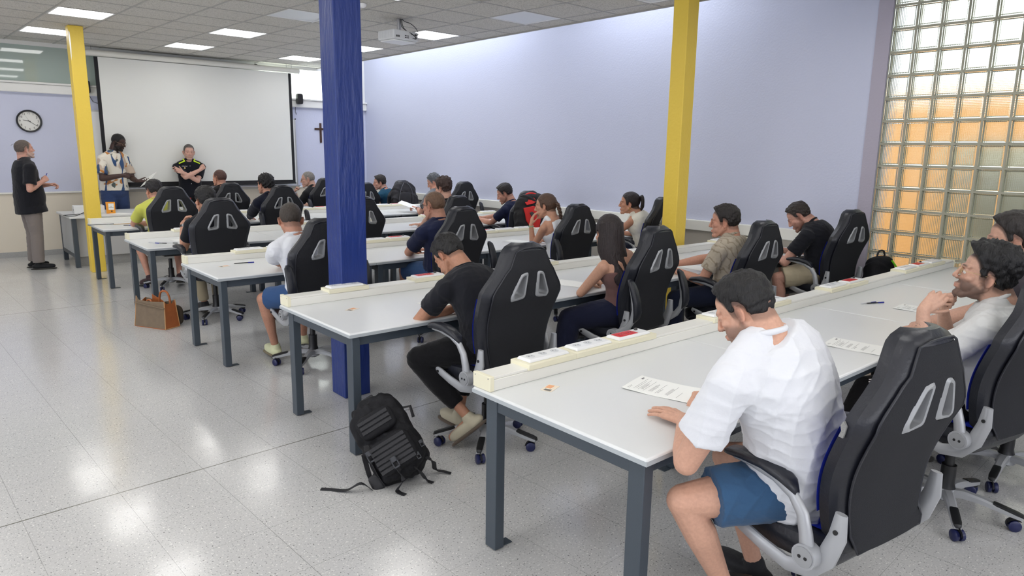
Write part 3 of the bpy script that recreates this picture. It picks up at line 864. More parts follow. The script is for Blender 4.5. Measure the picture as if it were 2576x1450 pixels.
# x, y of the column, turn, height change, armrests up, label
CH = [
 ('R1a', 2.385, 1.05, -8, 0.00, False, 'black racing chair with a torn leather patch, under the person in blue shorts'),
 ('R1b', 3.78, 1.02, -12, 0.02, False, 'black racing chair of the person with curly hair and wire glasses in the nearest row'),
 ('R1c', 4.50, 0.95, 0, 0.0, False, 'black racing chair of the person in the charcoal tee in the nearest row'),
 ('R2a', 2.52, 3.12, 2, 0.03, False, 'black racing chair of the hunched person in black tee and black trousers'),
 ('R2b', 3.86, 3.27, 6, 0.03, True, 'black racing chair with raised armrests, of the long haired person in the brown tube top'),
 ('R2c', 5.13, 3.17, 0, 0.01, False, 'black racing chair of the person in the beige leaf patterned tee'),
 ('R2d', 6.72, 3.16, -6, 0.03, False, 'black racing chair of the person in beige shorts beside the glass blocks'),
 ('R3a', 2.40, 5.26, 0, 0.0, True, 'black racing chair with raised armrest beside the blue column, of the person in white tee'),
 ('R3b', 3.74, 5.32, 3, 0.03, True, 'black racing chair with raised armrests, of the person with black glasses in navy tee'),
 ('R3c', 5.22, 5.30, 0, 0.0, True, 'black racing chair of the person with the long brown braid'),
 ('R3d', 6.62, 5.27, 0, 0.03, False, 'black racing chair half hidden by the yellow column near the lavender wall'),
 ('R4a', 2.31, 7.34, 0, 0.035, False, 'black racing chair of the person with thick black hair and a raised wrist watch'),
 ('R4c', 3.86, 7.32, 0, 0.0, False, 'empty looking black racing chair half hidden behind the blue column, in the fourth row'),
 ('R4d', 5.20, 7.34, 0, -0.025, False, 'black racing chair of the person with curly brown hair and thin glasses'),
 ('R4e', 6.44, 7.36, -6, 0.0, False, 'black racing chair with a red and black backpack hung on its back'),
 ('R5a', 2.43, 9.38, 0, 0.05, False, 'black racing chair of the person in the yellow green tee'),
 ('R5b', 3.82, 9.42, 0, 0.035, True, 'black racing chair with raised armrests, of the person in the black long sleeved shirt'),
 ('R5e', 6.83, 9.38, 0, 0.035, True, 'black racing chair with raised armrests beside the lavender wall, behind the curly haired person'),
 ('R6a', 3.80, 11.32, 0, -0.01, True, 'black racing chair of the person with cropped brown hair in the front row'),
 ('R6b', 5.38, 11.32, 0, 0.04, True, 'black racing chair of the person with grey hair and glasses in the front row'),
 ('R6c', 6.13, 11.32, 0, -0.05, False, 'black racing chair half hidden behind the blue column in the front row'),
 ('R6d', 6.85, 11.28, 0, -0.02, False, 'black racing chair under the large charcoal backpack in the front row'),
]
CHAIR = {}
for i, (k, x, y, rz, zo, up, lab) in enumerate(CH):
    CHAIR[k] = place_chair(x, y, rz, zo, lab, up, spin=(i*37) % 72)
c_ = CHAIR['R1a']; o = obj('torn_patch', G().prism([(-0.262, 0.945), (-0.250, 0.958), (-0.243, 0.944), (-0.247, 0.928), (-0.240, 0.908), (-0.254, 0.906), (-0.259, 0.924)], -0.2985, -0.286, 'X'), mat('torn leather lining', srgb(150, 150, 148), 0.9, bump=(200, 0.6, 3)), c_)
# ------------------------------------------------------------------ fittings of the front wall
def sup(g, c, r, R=None, e=0.5, nu=24, nv=14):
    """superellipsoid: a soft rounded box"""
    f = lambda v, p: math.copysign(abs(v)**p, v)
    rings = []
    for i in range(nv):
        ph = -PI/2 + PI*(i+0.5)/nv; ring = []
        for j in range(nu):
            th = 2*PI*j/nu
            p = Vector((r[0]*f(math.cos(ph), e)*f(math.cos(th), e), r[1]*f(math.cos(ph), e)*f(math.sin(th), e), r[2]*f(math.sin(ph), e)))
            if R is not None: p = R @ p
            ring.append(Vector(c)+p)
        rings.append(ring)
    return g.ring(rings)
def text_mesh(txt, size, m, name, parent, M, depth=0.0008, align='CENTER'):
    cu = bpy.data.curves.new('t', 'FONT'); cu.body = txt; cu.size = size; cu.extrude = depth; cu.align_x = align; cu.align_y = 'CENTER'
    o = bpy.data.objects.new('t', cu); scene.collection.objects.link(o)
    me = evaluated(o); bpy.data.objects.remove(o)
    me.transform(M); me.materials.clear(); me.materials.append(m)
    return link(name, me, parent)
M_ink = mat('black ink', (0.02, 0.02, 0.025), 0.6)
M_screen = mat('matte white screen fabric', srgb(230, 231, 227), 0.95, bump=(300, 0.05, 2))
M_scrb = mat('black screen border', (0.012, 0.012, 0.015), 0.8)
M_alu = mat('brushed aluminium', (0.62, 0.63, 0.65), 0.35, metal=0.8)
t = thing('projection_screen', 'large pulled down white projection screen with black borders on the front wall', 'projection screen', (4.1, 13.08, 0))
def px_(x): return x-4.1
sx0, sx1, sz0, sz1 = 2.50, 5.75, 1.10, 3.13
Mo = lambda y: (sx0-4.1, y)
g = G().box(px_(sx0)+0.055, px_(sx1)-0.055, 0, 0.003, sz0+0.05, sz1)
obj('screen_surface', g, M_screen, t)
obj('black_border', G().box(px_(sx0), px_(sx0)+0.0548, -0.0005, 0.0035, sz0, sz1).box(px_(sx1)-0.0548, px_(sx1), -0.0005, 0.0035, sz0, sz1).box(px_(sx0)+0.055, px_(sx1)-0.055, -0.0005, 0.0035, sz0, sz0+0.0498), M_scrb, t)
obj('weight_bar', G().tube([(px_(sx0)-0.01, 0.0015, sz0-0.012), (px_(sx1)+0.01, 0.0015, sz0-0.012)], 0.013, 10), M_scrb, t, smooth=50)
g = G(); c0, c1 = px_(2.36), px_(5.90)
prof = [(0.055*math.cos(a), 3.185+0.05*math.sin(a)) for a in [2*PI*k/20 for k in range(20)]]
g.ring([[(x, 0.03+y, z) for y, z in prof] for x in (c0, c1)])
obj('screen_housing', g, M_plast, t, smooth=40)
g = G()
for x in (c0-0.018, c1): g.ring([[(xx, 0.03+y*1.08, 3.185+(z-3.185)*1.08) for y, z in prof] for xx in (x, x+0.018)])
obj('housing_cap', G().ring([[(xx, 0.03+y*1.08, 3.185+(z-3.185)*1.08) for y, z in prof] for xx in (c0-0.018, c0)]), M_wplate, t, smooth=40)
obj('housing_cap', G().ring([[(xx, 0.03+y*1.08, 3.185+(z-3.185)*1.08) for y, z in prof] for xx in (c1, c1+0.018)]), M_wplate, t, smooth=40)
for x in (c0+0.12, c1-0.12, c1-0.22):
    obj('hanger', G().tube([(x, 0.03, 3.235), (x, 0.03, ZC+0.002)], 0.003, 6), M_bolt, t)
# whiteboard behind the screen
t = thing('whiteboard', 'white board with aluminium frame behind the projection screen', 'whiteboard', (4.1, 13.26, 0))
bx0, bx1, bz0, bz1 = px_(2.38), px_(5.86), 1.06, 2.29
obj('board', G().box(bx0, bx1, 0.0, 0.03, bz0, bz1), M_wplate, t)
obj('board_frame', G().box(bx0-0.02, bx0-0.0005, -0.01, 0.032, bz0-0.02, bz1+0.02).box(bx1+0.0005, bx1+0.02, -0.01, 0.032, bz0-0.02, bz1+0.02).box(bx0, bx1, -0.01, 0.032, bz1+0.0005, bz1+0.02).box(bx0, bx1, -0.01, 0.032, bz0-0.02, bz0-0.0005), M_alu, t, bevel=0.003)
obj('pen_tray', G().ring([[(x, -0.085, 1.045), (x, -0.085, 1.028), (x, -0.01, 1.0), (x, 0.03, 0.98), (x, 0.03, 1.035), (x, -0.01, 1.035)] for x in (bx0, bx1+0.03)]), M_alu, t)
obj('corner_knob', G().ell((bx1+0.012, -0.014, bz1+0.012), (0.014, 0.01, 0.014), nu=12, nv=8), M_rub, t, smooth=60)

# clock
t = thing('wall_clock', 'round black rimmed wall clock on the lavender front wall', 'clock', (1.577, YF-0.001, 2.10))
ck = lambda r, y: [(r*math.cos(2*PI*k/48), y, r*math.sin(2*PI*k/48)) for k in range(48)]
obj('clock_rim', G().ring([ck(0.150, -0.001), ck(0.168, -0.006), ck(0.170, -0.025), ck(0.160, -0.040), ck(0.147, -0.036), ck(0.143, -0.018)], caps=False), M_rub, t, smooth=40)
obj('clock_face', G().ring([ck(0.149, -0.001), ck(0.149, -0.012)]), mat('white clock dial', srgb(226, 226, 222), 0.5), t, smooth=40)
for n_ in range(1, 13):
    a = PI/2 - 2*PI*n_/12
    M = Matrix.Translation((0.118*math.cos(a), -0.0125, 0.118*math.sin(a))) @ Matrix.Rotation(PI/2, 4, 'X')
    text_mesh(str(n_), 0.043, M_ink, 'numeral', t, M)
def hand(a, L, w, y, name, m=M_ink, tail=0.02):
    d = Vector((math.sin(a), 0, math.cos(a))); s_ = Vector((d.z, 0, -d.x))
    P = [-d*tail+s_*w*0.7, -d*tail-s_*w*0.7, d*L-s_*w*0.45, d*L+s_*w*0.45]
    g = G().add([tuple(p+Vector((0, y, 0))) for p in P]+[tuple(p+Vector((0, y-0.001, 0))) for p in P], [(0, 1, 2, 3), (7, 6, 5, 4), (0, 4, 5, 1), (1, 5, 6, 2), (2, 6, 7, 3), (3, 7, 4, 0)])
    obj(name, g, m, t)
hand(math.radians(281), 0.082, 0.0055, -0.0150, 'hour_hand')
hand(math.radians(126), 0.122, 0.0045, -0.0165, 'minute_hand')
hand(math.radians(332), 0.115, 0.0012, -0.018, 'second_hand', tail=0.03)
obj('hand_pin', G().tube([(0, -0.0135, 0), (0, -0.020, 0)], 0.006, 10), M_ink, t)

# crucifix
M_wood = mat('dark brown wood', srgb(74, 50, 40), 0.6, var=(30, 0.25), bump=(60, 0.3, 4, (1, 1, 0.2)))
g = G().box(-0.02, 0.02, -0.018, 0, -0.195, 0.185)
t = obj('crucifix', g, M_wood, bevel=0.003, loc=(6.41, YF-0.001, 2.06))
tag(t, 'dark wooden cross on the front wall beside the blue column', 'cross')
obj('crossbar', G().box(-0.125, 0.125, -0.022, -0.004, 0.052, 0.092), M_wood, t, bevel=0.003)
obj('figure', G().ell((0, -0.026, 0.03), (0.012, 0.006, 0.055), nu=10, nv=8).ell((0, -0.028, 0.09), (0.009, 0.007, 0.011), nu=8, nv=6).tube([(-0.075, -0.025, 0.085), (0, -0.026, 0.07), (0.075, -0.025, 0.085)], 0.004, 6), M_wood, t, smooth=60)

# loudspeakers on the ledge
def speaker(x, z, label, cable):
    t = thing('wall_speaker', label, 'loudspeaker', (x, YF-0.13, z), 0, 'small black wall speakers')
    g = G(); sup(g, (0, 0, 0), (0.058, 0.055, 0.098), e=0.35)
    obj('speaker_body', g, M_rub, t, smooth=50)
    g = G(); sup(g, (0, -0.045, 0), (0.046, 0.014, 0.082), e=0.3)
    obj('speaker_grille', g, mat('black speaker mesh', (0.015, 0.015, 0.017), 0.7, bump=(500, 0.5, 1)), t, smooth=50)
    obj('wall_bracket', G().tube([(0, 0.05, -0.02), (0, 0.09, -0.03), (0, 0.126, -0.03)], 0.012, 8), M_rub, t, smooth=50)
    obj('speaker_cable', G().tube([(p[0], p[1], p[2]) for p in cable], 0.004, 6), M_rub, t, smooth=60)
speaker(5.94, 2.68, 'small black loudspeaker on the ledge between the screen and the blue column', [(-0.02, 0.07, -0.05), (-0.04, 0.10, -0.14), (-0.045, 0.11, -0.25), (-0.03, 0.11, -0.29), (-0.015, 0.11, -0.25)])
speaker(2.37, 2.66, 'small black loudspeaker on the ledge between the clock and the screen', [(0.02, 0.07, -0.05), (0.05, 0.09, -0.12), (0.10, 0.10, -0.22), (0.16, 0.11, -0.24), (0.21, 0.11, -0.22)])

# ceiling projector
M_pj = mat('white projector shell', srgb(222, 224, 226), 0.4)
t = thing('projector', 'white projector hanging from the ceiling on a bracket with black cables', 'projector', (4.74, 7.62, 0), math.radians(8))
obj('projector_body', G().box(-0.19, 0.19, -0.13, 0.17, 3.035, 3.145), M_pj, t, bevel=0.012, seg=3)
obj('bottom_tray', G().box(-0.17, 0.17, -0.11, 0.15, 3.02, 3.0345), M_wplate, t, bevel=0.006)
g = G()
for k in range(9): g.box(-0.1915, -0.1895, -0.10+0.028*k, -0.083+0.028*k, 3.055, 3.13)
obj('vent_slats', g, M_pins, t); t.children[-1]['kind'] = 'stuff'
g = G()
for k in range(3): g.box(-0.155+0.019*k, -0.140+0.019*k, -0.1315, -0.1295, 3.06, 3.082)
for (x, z) in ((-0.02, 3.082), (0.015, 3.082), (-0.02, 3.062), (0.015, 3.062)): g.box(x, x+0.024, -0.1315, -0.1295, z, z+0.010)
g.box(0.13, 0.165, -0.1315, -0.1295, 3.10, 3.122)
obj('rear_ports', g, M_dark, t); t.children[-1]['kind'] = 'stuff'
obj('mount_plate', G().box(-0.09, 0.09, -0.05, 0.07, 3.146, 3.158), M_alu, t, bevel=0.003)
obj('mount_pole', G().box(-0.02, 0.02, -0.02, 0.02, 3.158, ZC+0.002), M_alu, t, bevel=0.003)
obj('lens', G().tube([(0.09, 0.17, 3.09), (0.09, 0.19, 3.09)], 0.03, 16), M_dark, t, smooth=40)
for pts in ([(0.0, -0.03, ZC), (0.0, -0.05, 3.20), (0.03, -0.10, 3.15), (0.08, -0.155, 3.11), (0.12, -0.165, 3.07), (0.09, -0.14, 3.065)],
            [(0.018, -0.03, ZC), (0.02, -0.05, 3.20), (0.05, -0.10, 3.14), (0.10, -0.15, 3.10), (0.14, -0.16, 3.07), (0.12, -0.14, 3.06)],
            [(0.03, -0.02, ZC), (0.08, -0.02, 3.268), (0.14, -0.04, 3.255), (0.185, -0.08, 3.21), (0.195, -0.12, 3.15), (0.17, -0.145, 3.11)]):
    # smooth the cable
    P = []
    V_ = [Vector(p) for p in pts]
    for i in range(len(V_)-1):
        p0, p1, p2, p3 = V_[max(i-1, 0)], V_[i], V_[i+1], V_[min(i+2, len(V_)-1)]
        for q in range(5):
            s_ = q/5; P.append(0.5*((2*p1)+(p2-p0)*s_+(2*p0-5*p1+4*p2-p3)*s_*s_+(3*p1-p0-3*p2+p3)*s_**3))
    P.append(V_[-1]); obj('cable', G().tube(P, 0.004, 6), M_rub, t, smooth=60)
# smoke detector
t = obj('smoke_detector', G().ring([[(r*math.cos(2*PI*k/24), r*math.sin(2*PI*k/24), z) for k in range(24)] for r, z in ((0.055, 0), (0.055, -0.012), (0.048, -0.03), (0.03, -0.04), (0.012, -0.042))]), M_wplate, smooth=40, loc=(3.97, 7.14, ZC))
tag(t, 'round white smoke detector on the ceiling beside the blue column top', 'smoke detector')
obj('sensor_ring', G().tube([(0, 0, -0.0405), (0, 0, -0.046)], 0.010, 12), M_pins, t, smooth=40)

# ------------------------------------------------------------------ things on the front desk
M_paper = mat('white paper', srgb(246, 247, 244), 0.75)
t = thing('white_box', 'low white electronic box on the front desk behind the yellow column', 'box', (2.07, 12.2, TT), math.radians(-4))
obj('case', G().box(-0.20, 0.20, -0.13, 0.13, 0.0, 0.115), M_wplate, t, bevel=0.006)
obj('side_port', G().box(-0.2012, -0.1995, -0.06, -0.03, 0.045, 0.07), M_dark, t)
def curve_pts(pts, n=6, closed=False):
    V_ = [Vector(p) for p in pts]; P = []
    for i in range(len(V_)-1):
        p0, p1, p2, p3 = V_[max(i-1, 0)], V_[i], V_[i+1], V_[min(i+2, len(V_)-1)]
        for q in range(n):
            s_ = q/n; P.append(0.5*((2*p1)+(p2-p0)*s_+(2*p0-5*p1+4*p2-p3)*s_*s_+(3*p1-p0-3*p2+p3)*s_**3))
    P.append(V_[-1]); return P
t = obj('black_cable', G().tube(curve_pts([(2.02, 12.03, 0.83), (1.96, 11.85, 0.79), (1.84, 11.72, 0.75), (1.74, 11.62, 0.752), (1.68, 11.68, 0.758), (1.70, 11.86, 0.748), (1.86, 11.98, 0.745), (2.06, 12.0, 0.745)]), 0.005, 6), M_rub, smooth=60)
tag(t, 'loop of black cable hanging off the end of the front desk', 'cable')
t = thing('snack_packet', 'orange and white paper packet standing on the front desk', 'packet', (2.32, 11.95, TT), math.radians(-14))
M_orp = mat('orange packet paper', srgb(240, 158, 40), 0.5)
obj('packet_body', G().ring([[(-0.058, -0.028, 0.0), (0.058, -0.028, 0.0), (0.058, 0.028, 0.0), (-0.058, 0.028, 0.0)], [(-0.060, -0.024, 0.08), (0.060, -0.024, 0.08), (0.06, 0.024, 0.08), (-0.06, 0.024, 0.08)], [(-0.062, -0.003, 0.172), (0.062, -0.003, 0.172), (0.062, 0.003, 0.172), (-0.062, 0.003, 0.172)]]), M_orp, t)
def on_front(z): return -0.028+0.004*z/0.08 if z < 0.08 else -0.024+0.021*(z-0.08)/0.092
obj('packet_label', G().ring([[(-0.028, on_front(z)-0.0012, z), (0.045, on_front(z)-0.0012, z)] for z in (0.055, 0.08, 0.12, 0.15)], close=False, caps=False), M_paper, t)
text_mesh('con\nmascarpone', 0.013, M_ink, 'packet_print', t, Matrix.Translation((0.008, on_front(0.098)-0.0022, 0.098)) @ Matrix.Rotation(PI/2-0.22, 4, 'X'))
obj('packet_seal', G().tube([(0.012, -0.0275, 0.035), (0.012, -0.0288, 0.035)], 0.012, 14), mat('dark brown print', srgb(90, 60, 30), 0.6), t)
t = thing('water_bottle', 'small clear water bottle with red cap on the front desk', 'bottle', (3.45, 11.9, TT))
def glassy(name, col):
    m = bpy.data.materials.new(name); m.use_nodes = True; b = m.node_tree.nodes['Principled BSDF']
    b.inputs['Base Color'].default_value = (*col, 1); b.inputs['Roughness'].default_value = 0.08; b.inputs['Transmission Weight'].default_value = 0.9; b.inputs['IOR'].default_value = 1.33
    return m
lat = lambda pr, n=20: [[(r*math.cos(2*PI*k/n), r*math.sin(2*PI*k/n), z) for k in range(n)] for r, z in pr]
obj('bottle_body', G().ring(lat([(0.026, 0), (0.031, 0.006), (0.031, 0.05), (0.029, 0.06), (0.031, 0.07), (0.031, 0.12), (0.026, 0.145), (0.014, 0.17), (0.013, 0.185)])), glassy('clear plastic', (0.95, 0.97, 1.0)), t, smooth=50)
obj('bottle_label', G().ring(lat([(0.0315, 0.075), (0.0315, 0.118)]), caps=False), mat('blue white label', srgb(190, 205, 225), 0.5), t, smooth=50)
obj('bottle_cap', G().ring(lat([(0.0155, 0.180), (0.0155, 0.202), (0.013, 0.204)])), M_red, t, smooth=50)
M_pp = [M_paper]
def paper(x, y, z, rz, w, l, label, lines=0, group='sheets of paper on the desks', curl=0.0):
    t = thing('paper_sheet', label, 'paper', (x, y, z), math.radians(rz), group)
    g = G(); n = 10
    top = [[(-w/2+w*k/6, -l/2+l*i/n, 0.0012+curl*((i/n-0.5)*2)**2*(1 if i > n/2 else 0.3)+0.0008*math.sin(k*1.3+i)) for k in range(7)] for i in range(n+1)]
    bot = [[(a, b, c-0.0006) for a, b, c in r] for r in top]
    g.ring(top, close=False, caps=False); g.ring([r[::-1] for r in bot], close=False, caps=False)
    def edge(a, b): g.ring([a, b], close=False, caps=False)
    edge([r[0] for r in bot], [r[0] for r in top]); edge([r[-1] for r in top], [r[-1] for r in bot]); edge(top[0], bot[0]); edge(bot[-1], top[-1])
    obj('sheet', g, M_paper, t, smooth=180)
    if lines:
        gl = G(); random.seed(int(x*100))
        rows = [(0.43, 0.1, 0.16), (0.41, 0.1, 0.16), (0.43, 0.75, 0.15), (0.40, 0.75, 0.1), (0.35, 0.15, 0.8), (0.32, 0.2, 0.62), (0.28, 0.15, 0.7), (0.26, 0.22, 0.4), (0.245, 0.22, 0.45), (0.23, 0.22, 0.35), (0.20, 0.15, 0.75),
                (0.13, 0.2, 0.5), (0.115, 0.2, 0.55), (0.10, 0.2, 0.5), (0.085, 0.2, 0.4), (0.02, 0.15, 0.75), (0.0, 0.2, 0.25), (-0.015, 0.2, 0.22), (-0.12, 0.2, 0.5), (-0.135, 0.2, 0.52), (-0.15, 0.2, 0.45), (-0.165, 0.15, 0.7), (-0.3, 0.15, 0.4)]
        for fy_, fx, fl in rows:
            yy = fy_*l; zz = 0.0021+curl*max(0, ((fy_)*2))**2
            x0_ = -w/2+fx*w; xx = x0_
            while xx < x0_+fl*w*0.85:
                ww = random.uniform(0.006, 0.016); gl.box(xx, min(xx+ww, w/2-0.015), yy, yy+0.0011, zz, zz+0.0002); xx += ww+0.003
        gl.box(w/2-0.05, w/2-0.028, l*0.41, l*0.41+0.006, 0.0021+curl*0.7, 0.0024+curl*0.7)
        o = obj('printed_lines', gl, M_ink if False else mat('grey print', (0.16, 0.16, 0.17), 0.7), t); o['kind'] = 'stuff'
    return t
Z = TT+0.0006
paper(2.385, 1.745, Z, 14, 0.21, 0.297, 'printed exam sheet before the person in white tee and blue shorts', lines=1, curl=0.006)
paper(3.77, 1.52, Z, 8, 0.21, 0.297, 'printed sheet on the nearest row between the two people in white tees', lines=1, curl=0.004)
paper(5.06, 1.65, Z, 4, 0.21, 0.297, 'printed sheet on the nearest row beside the two pens', lines=1, curl=0.003)
paper(3.84, 3.74, Z, 12, 0.21, 0.297, 'blank looking sheet before the person in the brown tube top')
paper(5.30, 3.56, Z, -6, 0.21, 0.297, 'sheet under the forearm of the person in the beige leaf patterned tee')
paper(6.78, 3.66, Z, 0, 0.21, 0.297, 'sheet under the hands of the person in beige shorts')
paper(2.62, 3.72, Z, 10, 0.21, 0.297, 'sheet under the arms of the hunched person in black')
paper(5.22, 5.92, Z, 20, 0.21, 0.297, 'white sheet beside the elbow of the person with the braid')
paper(3.80, 5.80, Z, 0, 0.21, 0.297, 'sheet before the person with black framed glasses and navy tee')
paper(2.26, 8.06, Z, 10, 0.21, 0.297, 'sheet before the person with the raised wrist watch')
paper(6.38, 7.86, Z, 8, 0.21, 0.297, 'sheet under the forearm of the person beside the red backpack')
paper(1.98, 11.95, Z, 5, 0.21, 0.297, 'white sheet beside the white box on the front desk')
paper(2.42, 11.82, Z, 30, 0.21, 0.297, 'white sheet before the orange packet on the front desk')
paper(3.62, 9.9, Z, 0, 0.21, 0.297, 'white sheet before the person in the dark long sleeved shirt')
# identity cards
def card(x, y, rz, label):
    t = thing('identity_card', label, 'card', (x, y, Z), math.radians(rz), 'identity cards')
    obj('card', G().box(-0.043, 0.043, -0.027, 0.027, 0, 0.0009), mat('card cream', srgb(240, 228, 210), 0.35), t, bevel=0.0003)
    obj('card_tint', G().box(-0.005, 0.038, -0.006, 0.022, 0.0009, 0.0011), mat('card orange tint', srgb(238, 170, 120), 0.35), t)
    obj('card_portrait', G().box(-0.037, -0.016, -0.018, 0.014, 0.0009, 0.0011), mat('card grey portrait', srgb(110, 105, 100), 0.4), t)
    return t
card(2.01, 2.06, 20, 'identity card with orange tint on the nearest table, beside the exam sheet')
card(2.07, 3.94, 25, 'identity card on the second row table')
card(2.0, 6.08, 10, 'pale identity card on the third row table')
M_bp = mat('blue pen plastic', srgb(30, 40, 150), 0.3); M_clear = mat('clear pen barrel', srgb(215, 215, 220), 0.2)
def pen(x, y, z, rz, label, body=None, cap=None, L=0.145, group='pens on the desks', tilt=0.0):
    body = body or M_rub; cap = cap or M_bp
    t = thing('pen', label, 'pen', (x, y, z), 0, group); t.rotation_euler = (0, tilt, math.radians(rz))
    obj('barrel', G().tube([(-L/2, 0, 0.005), (-L/2+0.01, 0, 0.005), (L/2-0.05, 0, 0.005)], [0.0015, 0.004, 0.004], 8), body, t, smooth=50)
    obj('pen_cap', G().tube([(L/2-0.05, 0, 0.005), (L/2, 0, 0.005)], 0.005, 8), cap, t, smooth=50)
    return t
pen(5.02, 1.935, Z, -25, 'dark pen on the nearest row table, lying beside a clear pen', M_rub, M_bp)
pen(4.98, 1.965, Z, -18, 'clear pen with blue cap lying along the dark pen in the nearest row', M_clear, M_bp)
pen(2.19, 6.14, Z, -10, 'black pen with blue cap on the third row table', M_rub, M_bp, 0.17)
pen(1.92, 7.99, Z, -62, 'clear pen with blue cap on the fourth row table end', M_clear, M_bp)
pen(1.97, 7.93, Z, -50, 'dark slim pen between two pale pens on the fourth row table end', M_rub, M_rub)
pen(2.06, 7.88, Z, -45, 'pale pen with dark tip on the fourth row table end', M_clear, M_rub)
pen(1.86, 10.25, Z, 0, 'dark pen on the fifth row table against the trunking', M_rub, M_rub, 0.3)
pen(2.12, 10.20, Z, 4, 'brown and cream brush like pen on the fifth row table', mat('tan wood', srgb(190, 150, 90), 0.5), M_clear, 0.26)
pen(2.12, 9.98, Z, -30, 'small dark blue pen on the fifth row table by the elbow in yellow', M_rub, M_bp, 0.12)
pen(4.08, 8.1, Z, -30, 'dark pen on the fourth row table beside the blue column')
# ------------------------------------------------------------------ bags
M_can = mat('taupe canvas', srgb(122, 106, 88), 0.9, bump=(300, 0.3, 3), var=(20, 0.08))
M_lea = mat('tan leather', srgb(164, 92, 46), 0.5, bump=(120, 0.2, 3), var=(14, 0.1))
M_trim = mat('light tan piping', srgb(196, 148, 98), 0.6)
M_dcan = mat('dark olive lining', srgb(62, 52, 40), 0.9)
t = thing('tote_bag', 'taupe canvas tote bag with tan leather ends on the floor by the fourth row', 'bag', (1.735, 7.34, 0), math.radians(-62))
W_, D_, H_ = 0.40, 0.17, 0.27
def wall(x0, x1, y0, y1, z0, z1, name, m, lab=None):
    return obj(name, G().box(x0, x1, y0, y1, z0, z1), m, t, bevel=0.003, label=lab)
def panel(pts_in, thick, name, m):
    g = G(); n = len(pts_in)
    g.add([tuple(p) for p in pts_in]+[tuple(Vector(p)+Vector(thick)) for p in pts_in], [tuple(range(n)), tuple(range(2*n-1, n-1, -1))]+[(i, i+n, (i+1) % n+n, (i+1) % n) for i in range(n)])
    return obj(name, g, m, t, bevel=0.002)
panel([(-0.20, -0.085, 0.001), (0.20, -0.085, 0.001), (0.175, -0.055, H_), (0.0, -0.06, H_-0.012), (-0.15, -0.06, H_-0.006), (-0.19, -0.05, H_+0.03)], (0, 0.004, 0), 'canvas_side', M_can)
panel([(-0.20, 0.085, 0.001), (0.20, 0.085, 0.001), (0.185, 0.06, H_), (0.05, 0.05, H_-0.03), (-0.19, 0.055, H_)], (0, -0.004, 0), 'canvas_side', M_can)
panel([(0.20, -0.085, 0.001), (0.20, 0.085, 0.001), (0.185, 0.06, H_+0.005), (0.18, 0.03, H_-0.03), (0.178, -0.03, H_-0.025), (0.175, -0.055, H_)], (-0.004, 0, 0), 'leather_end', M_lea)
panel([(-0.20, -0.085, 0.001), (-0.20, 0.085, 0.001), (-0.19, 0.055, H_), (-0.188, 0, H_-0.03), (-0.19, -0.05, H_)], (0.004, 0, 0), 'leather_end', M_lea)
obj('bag_base', G().box(-0.2, 0.2, -0.085, 0.085, 0.0, 0.006), M_lea, t)
obj('bag_lining', G().box(-0.17, 0.165, -0.05, 0.045, 0.007, H_-0.05), M_dcan, t, bevel=0.01)
obj('piping', G().tube([(0.2, -0.086, 0.004), (0.19, -0.072, 0.13), (0.176, -0.056, H_+0.002)], 0.0045, 8), M_trim, t, smooth=60)
obj('piping', G().tube([(-0.2, -0.086, 0.004), (-0.195, -0.07, 0.13), (-0.19, -0.051, H_+0.03)], 0.0035, 8), M_trim, t, smooth=60)
obj('piping', G().tube([(0.2, -0.086, 0.005), (0.202, 0, 0.004), (0.2, 0.086, 0.005), (0.193, 0.075, 0.13), (0.186, 0.061, H_+0.006)], 0.0045, 8), M_trim, t, smooth=60)
panel([(0.195, -0.0905, 0.205), (-0.193, -0.0795, 0.235), (-0.193, -0.0785, 0.243), (0.193, -0.0895, 0.213)], (0, 0.02, 0), 'seam_band', M_can)
obj('bag_handle', G().tube(curve_pts([(0.165, 0.02, H_-0.06), (0.165, 0.02, H_+0.02), (0.14, 0.02, H_+0.075), (0.10, 0.02, H_+0.088), (0.055, 0.02, H_+0.07), (0.035, 0.02, H_+0.01), (0.035, 0.02, H_-0.06)]), 0.010, 10), M_lea, t, smooth=60)
obj('bag_handle', G().tube(curve_pts([(-0.06, -0.045, H_-0.06), (-0.055, -0.045, H_-0.01), (-0.03, -0.044, H_+0.004), (0.0, -0.045, H_-0.01), (0.01, -0.045, H_-0.06)]), 0.009, 10), M_lea, t, smooth=60)
panel([(-0.08, 0.03, H_-0.06), (0.1, 0.03, H_-0.06), (0.08, 0.02, H_-0.01), (-0.06, 0.02, H_+0.045)], (0, 0.004, 0), 'leather_flap', M_lea)
g = G(); sup(g, (0.10, 0.125, 0.10), (0.10, 0.036, 0.10), e=0.6)
obj('back_pocket', g, M_dcan, t, smooth=60)

M_nyl = mat('black nylon', srgb(20, 20, 24), 0.75, spec=0.3, bump=(35, 0.5, 5))
M_web = mat('black webbing', srgb(30, 30, 34), 0.6, bump=(250, 0.3, 2))
M_bkl = mat('dark grey buckle plastic', srgb(52, 54, 60), 0.35)
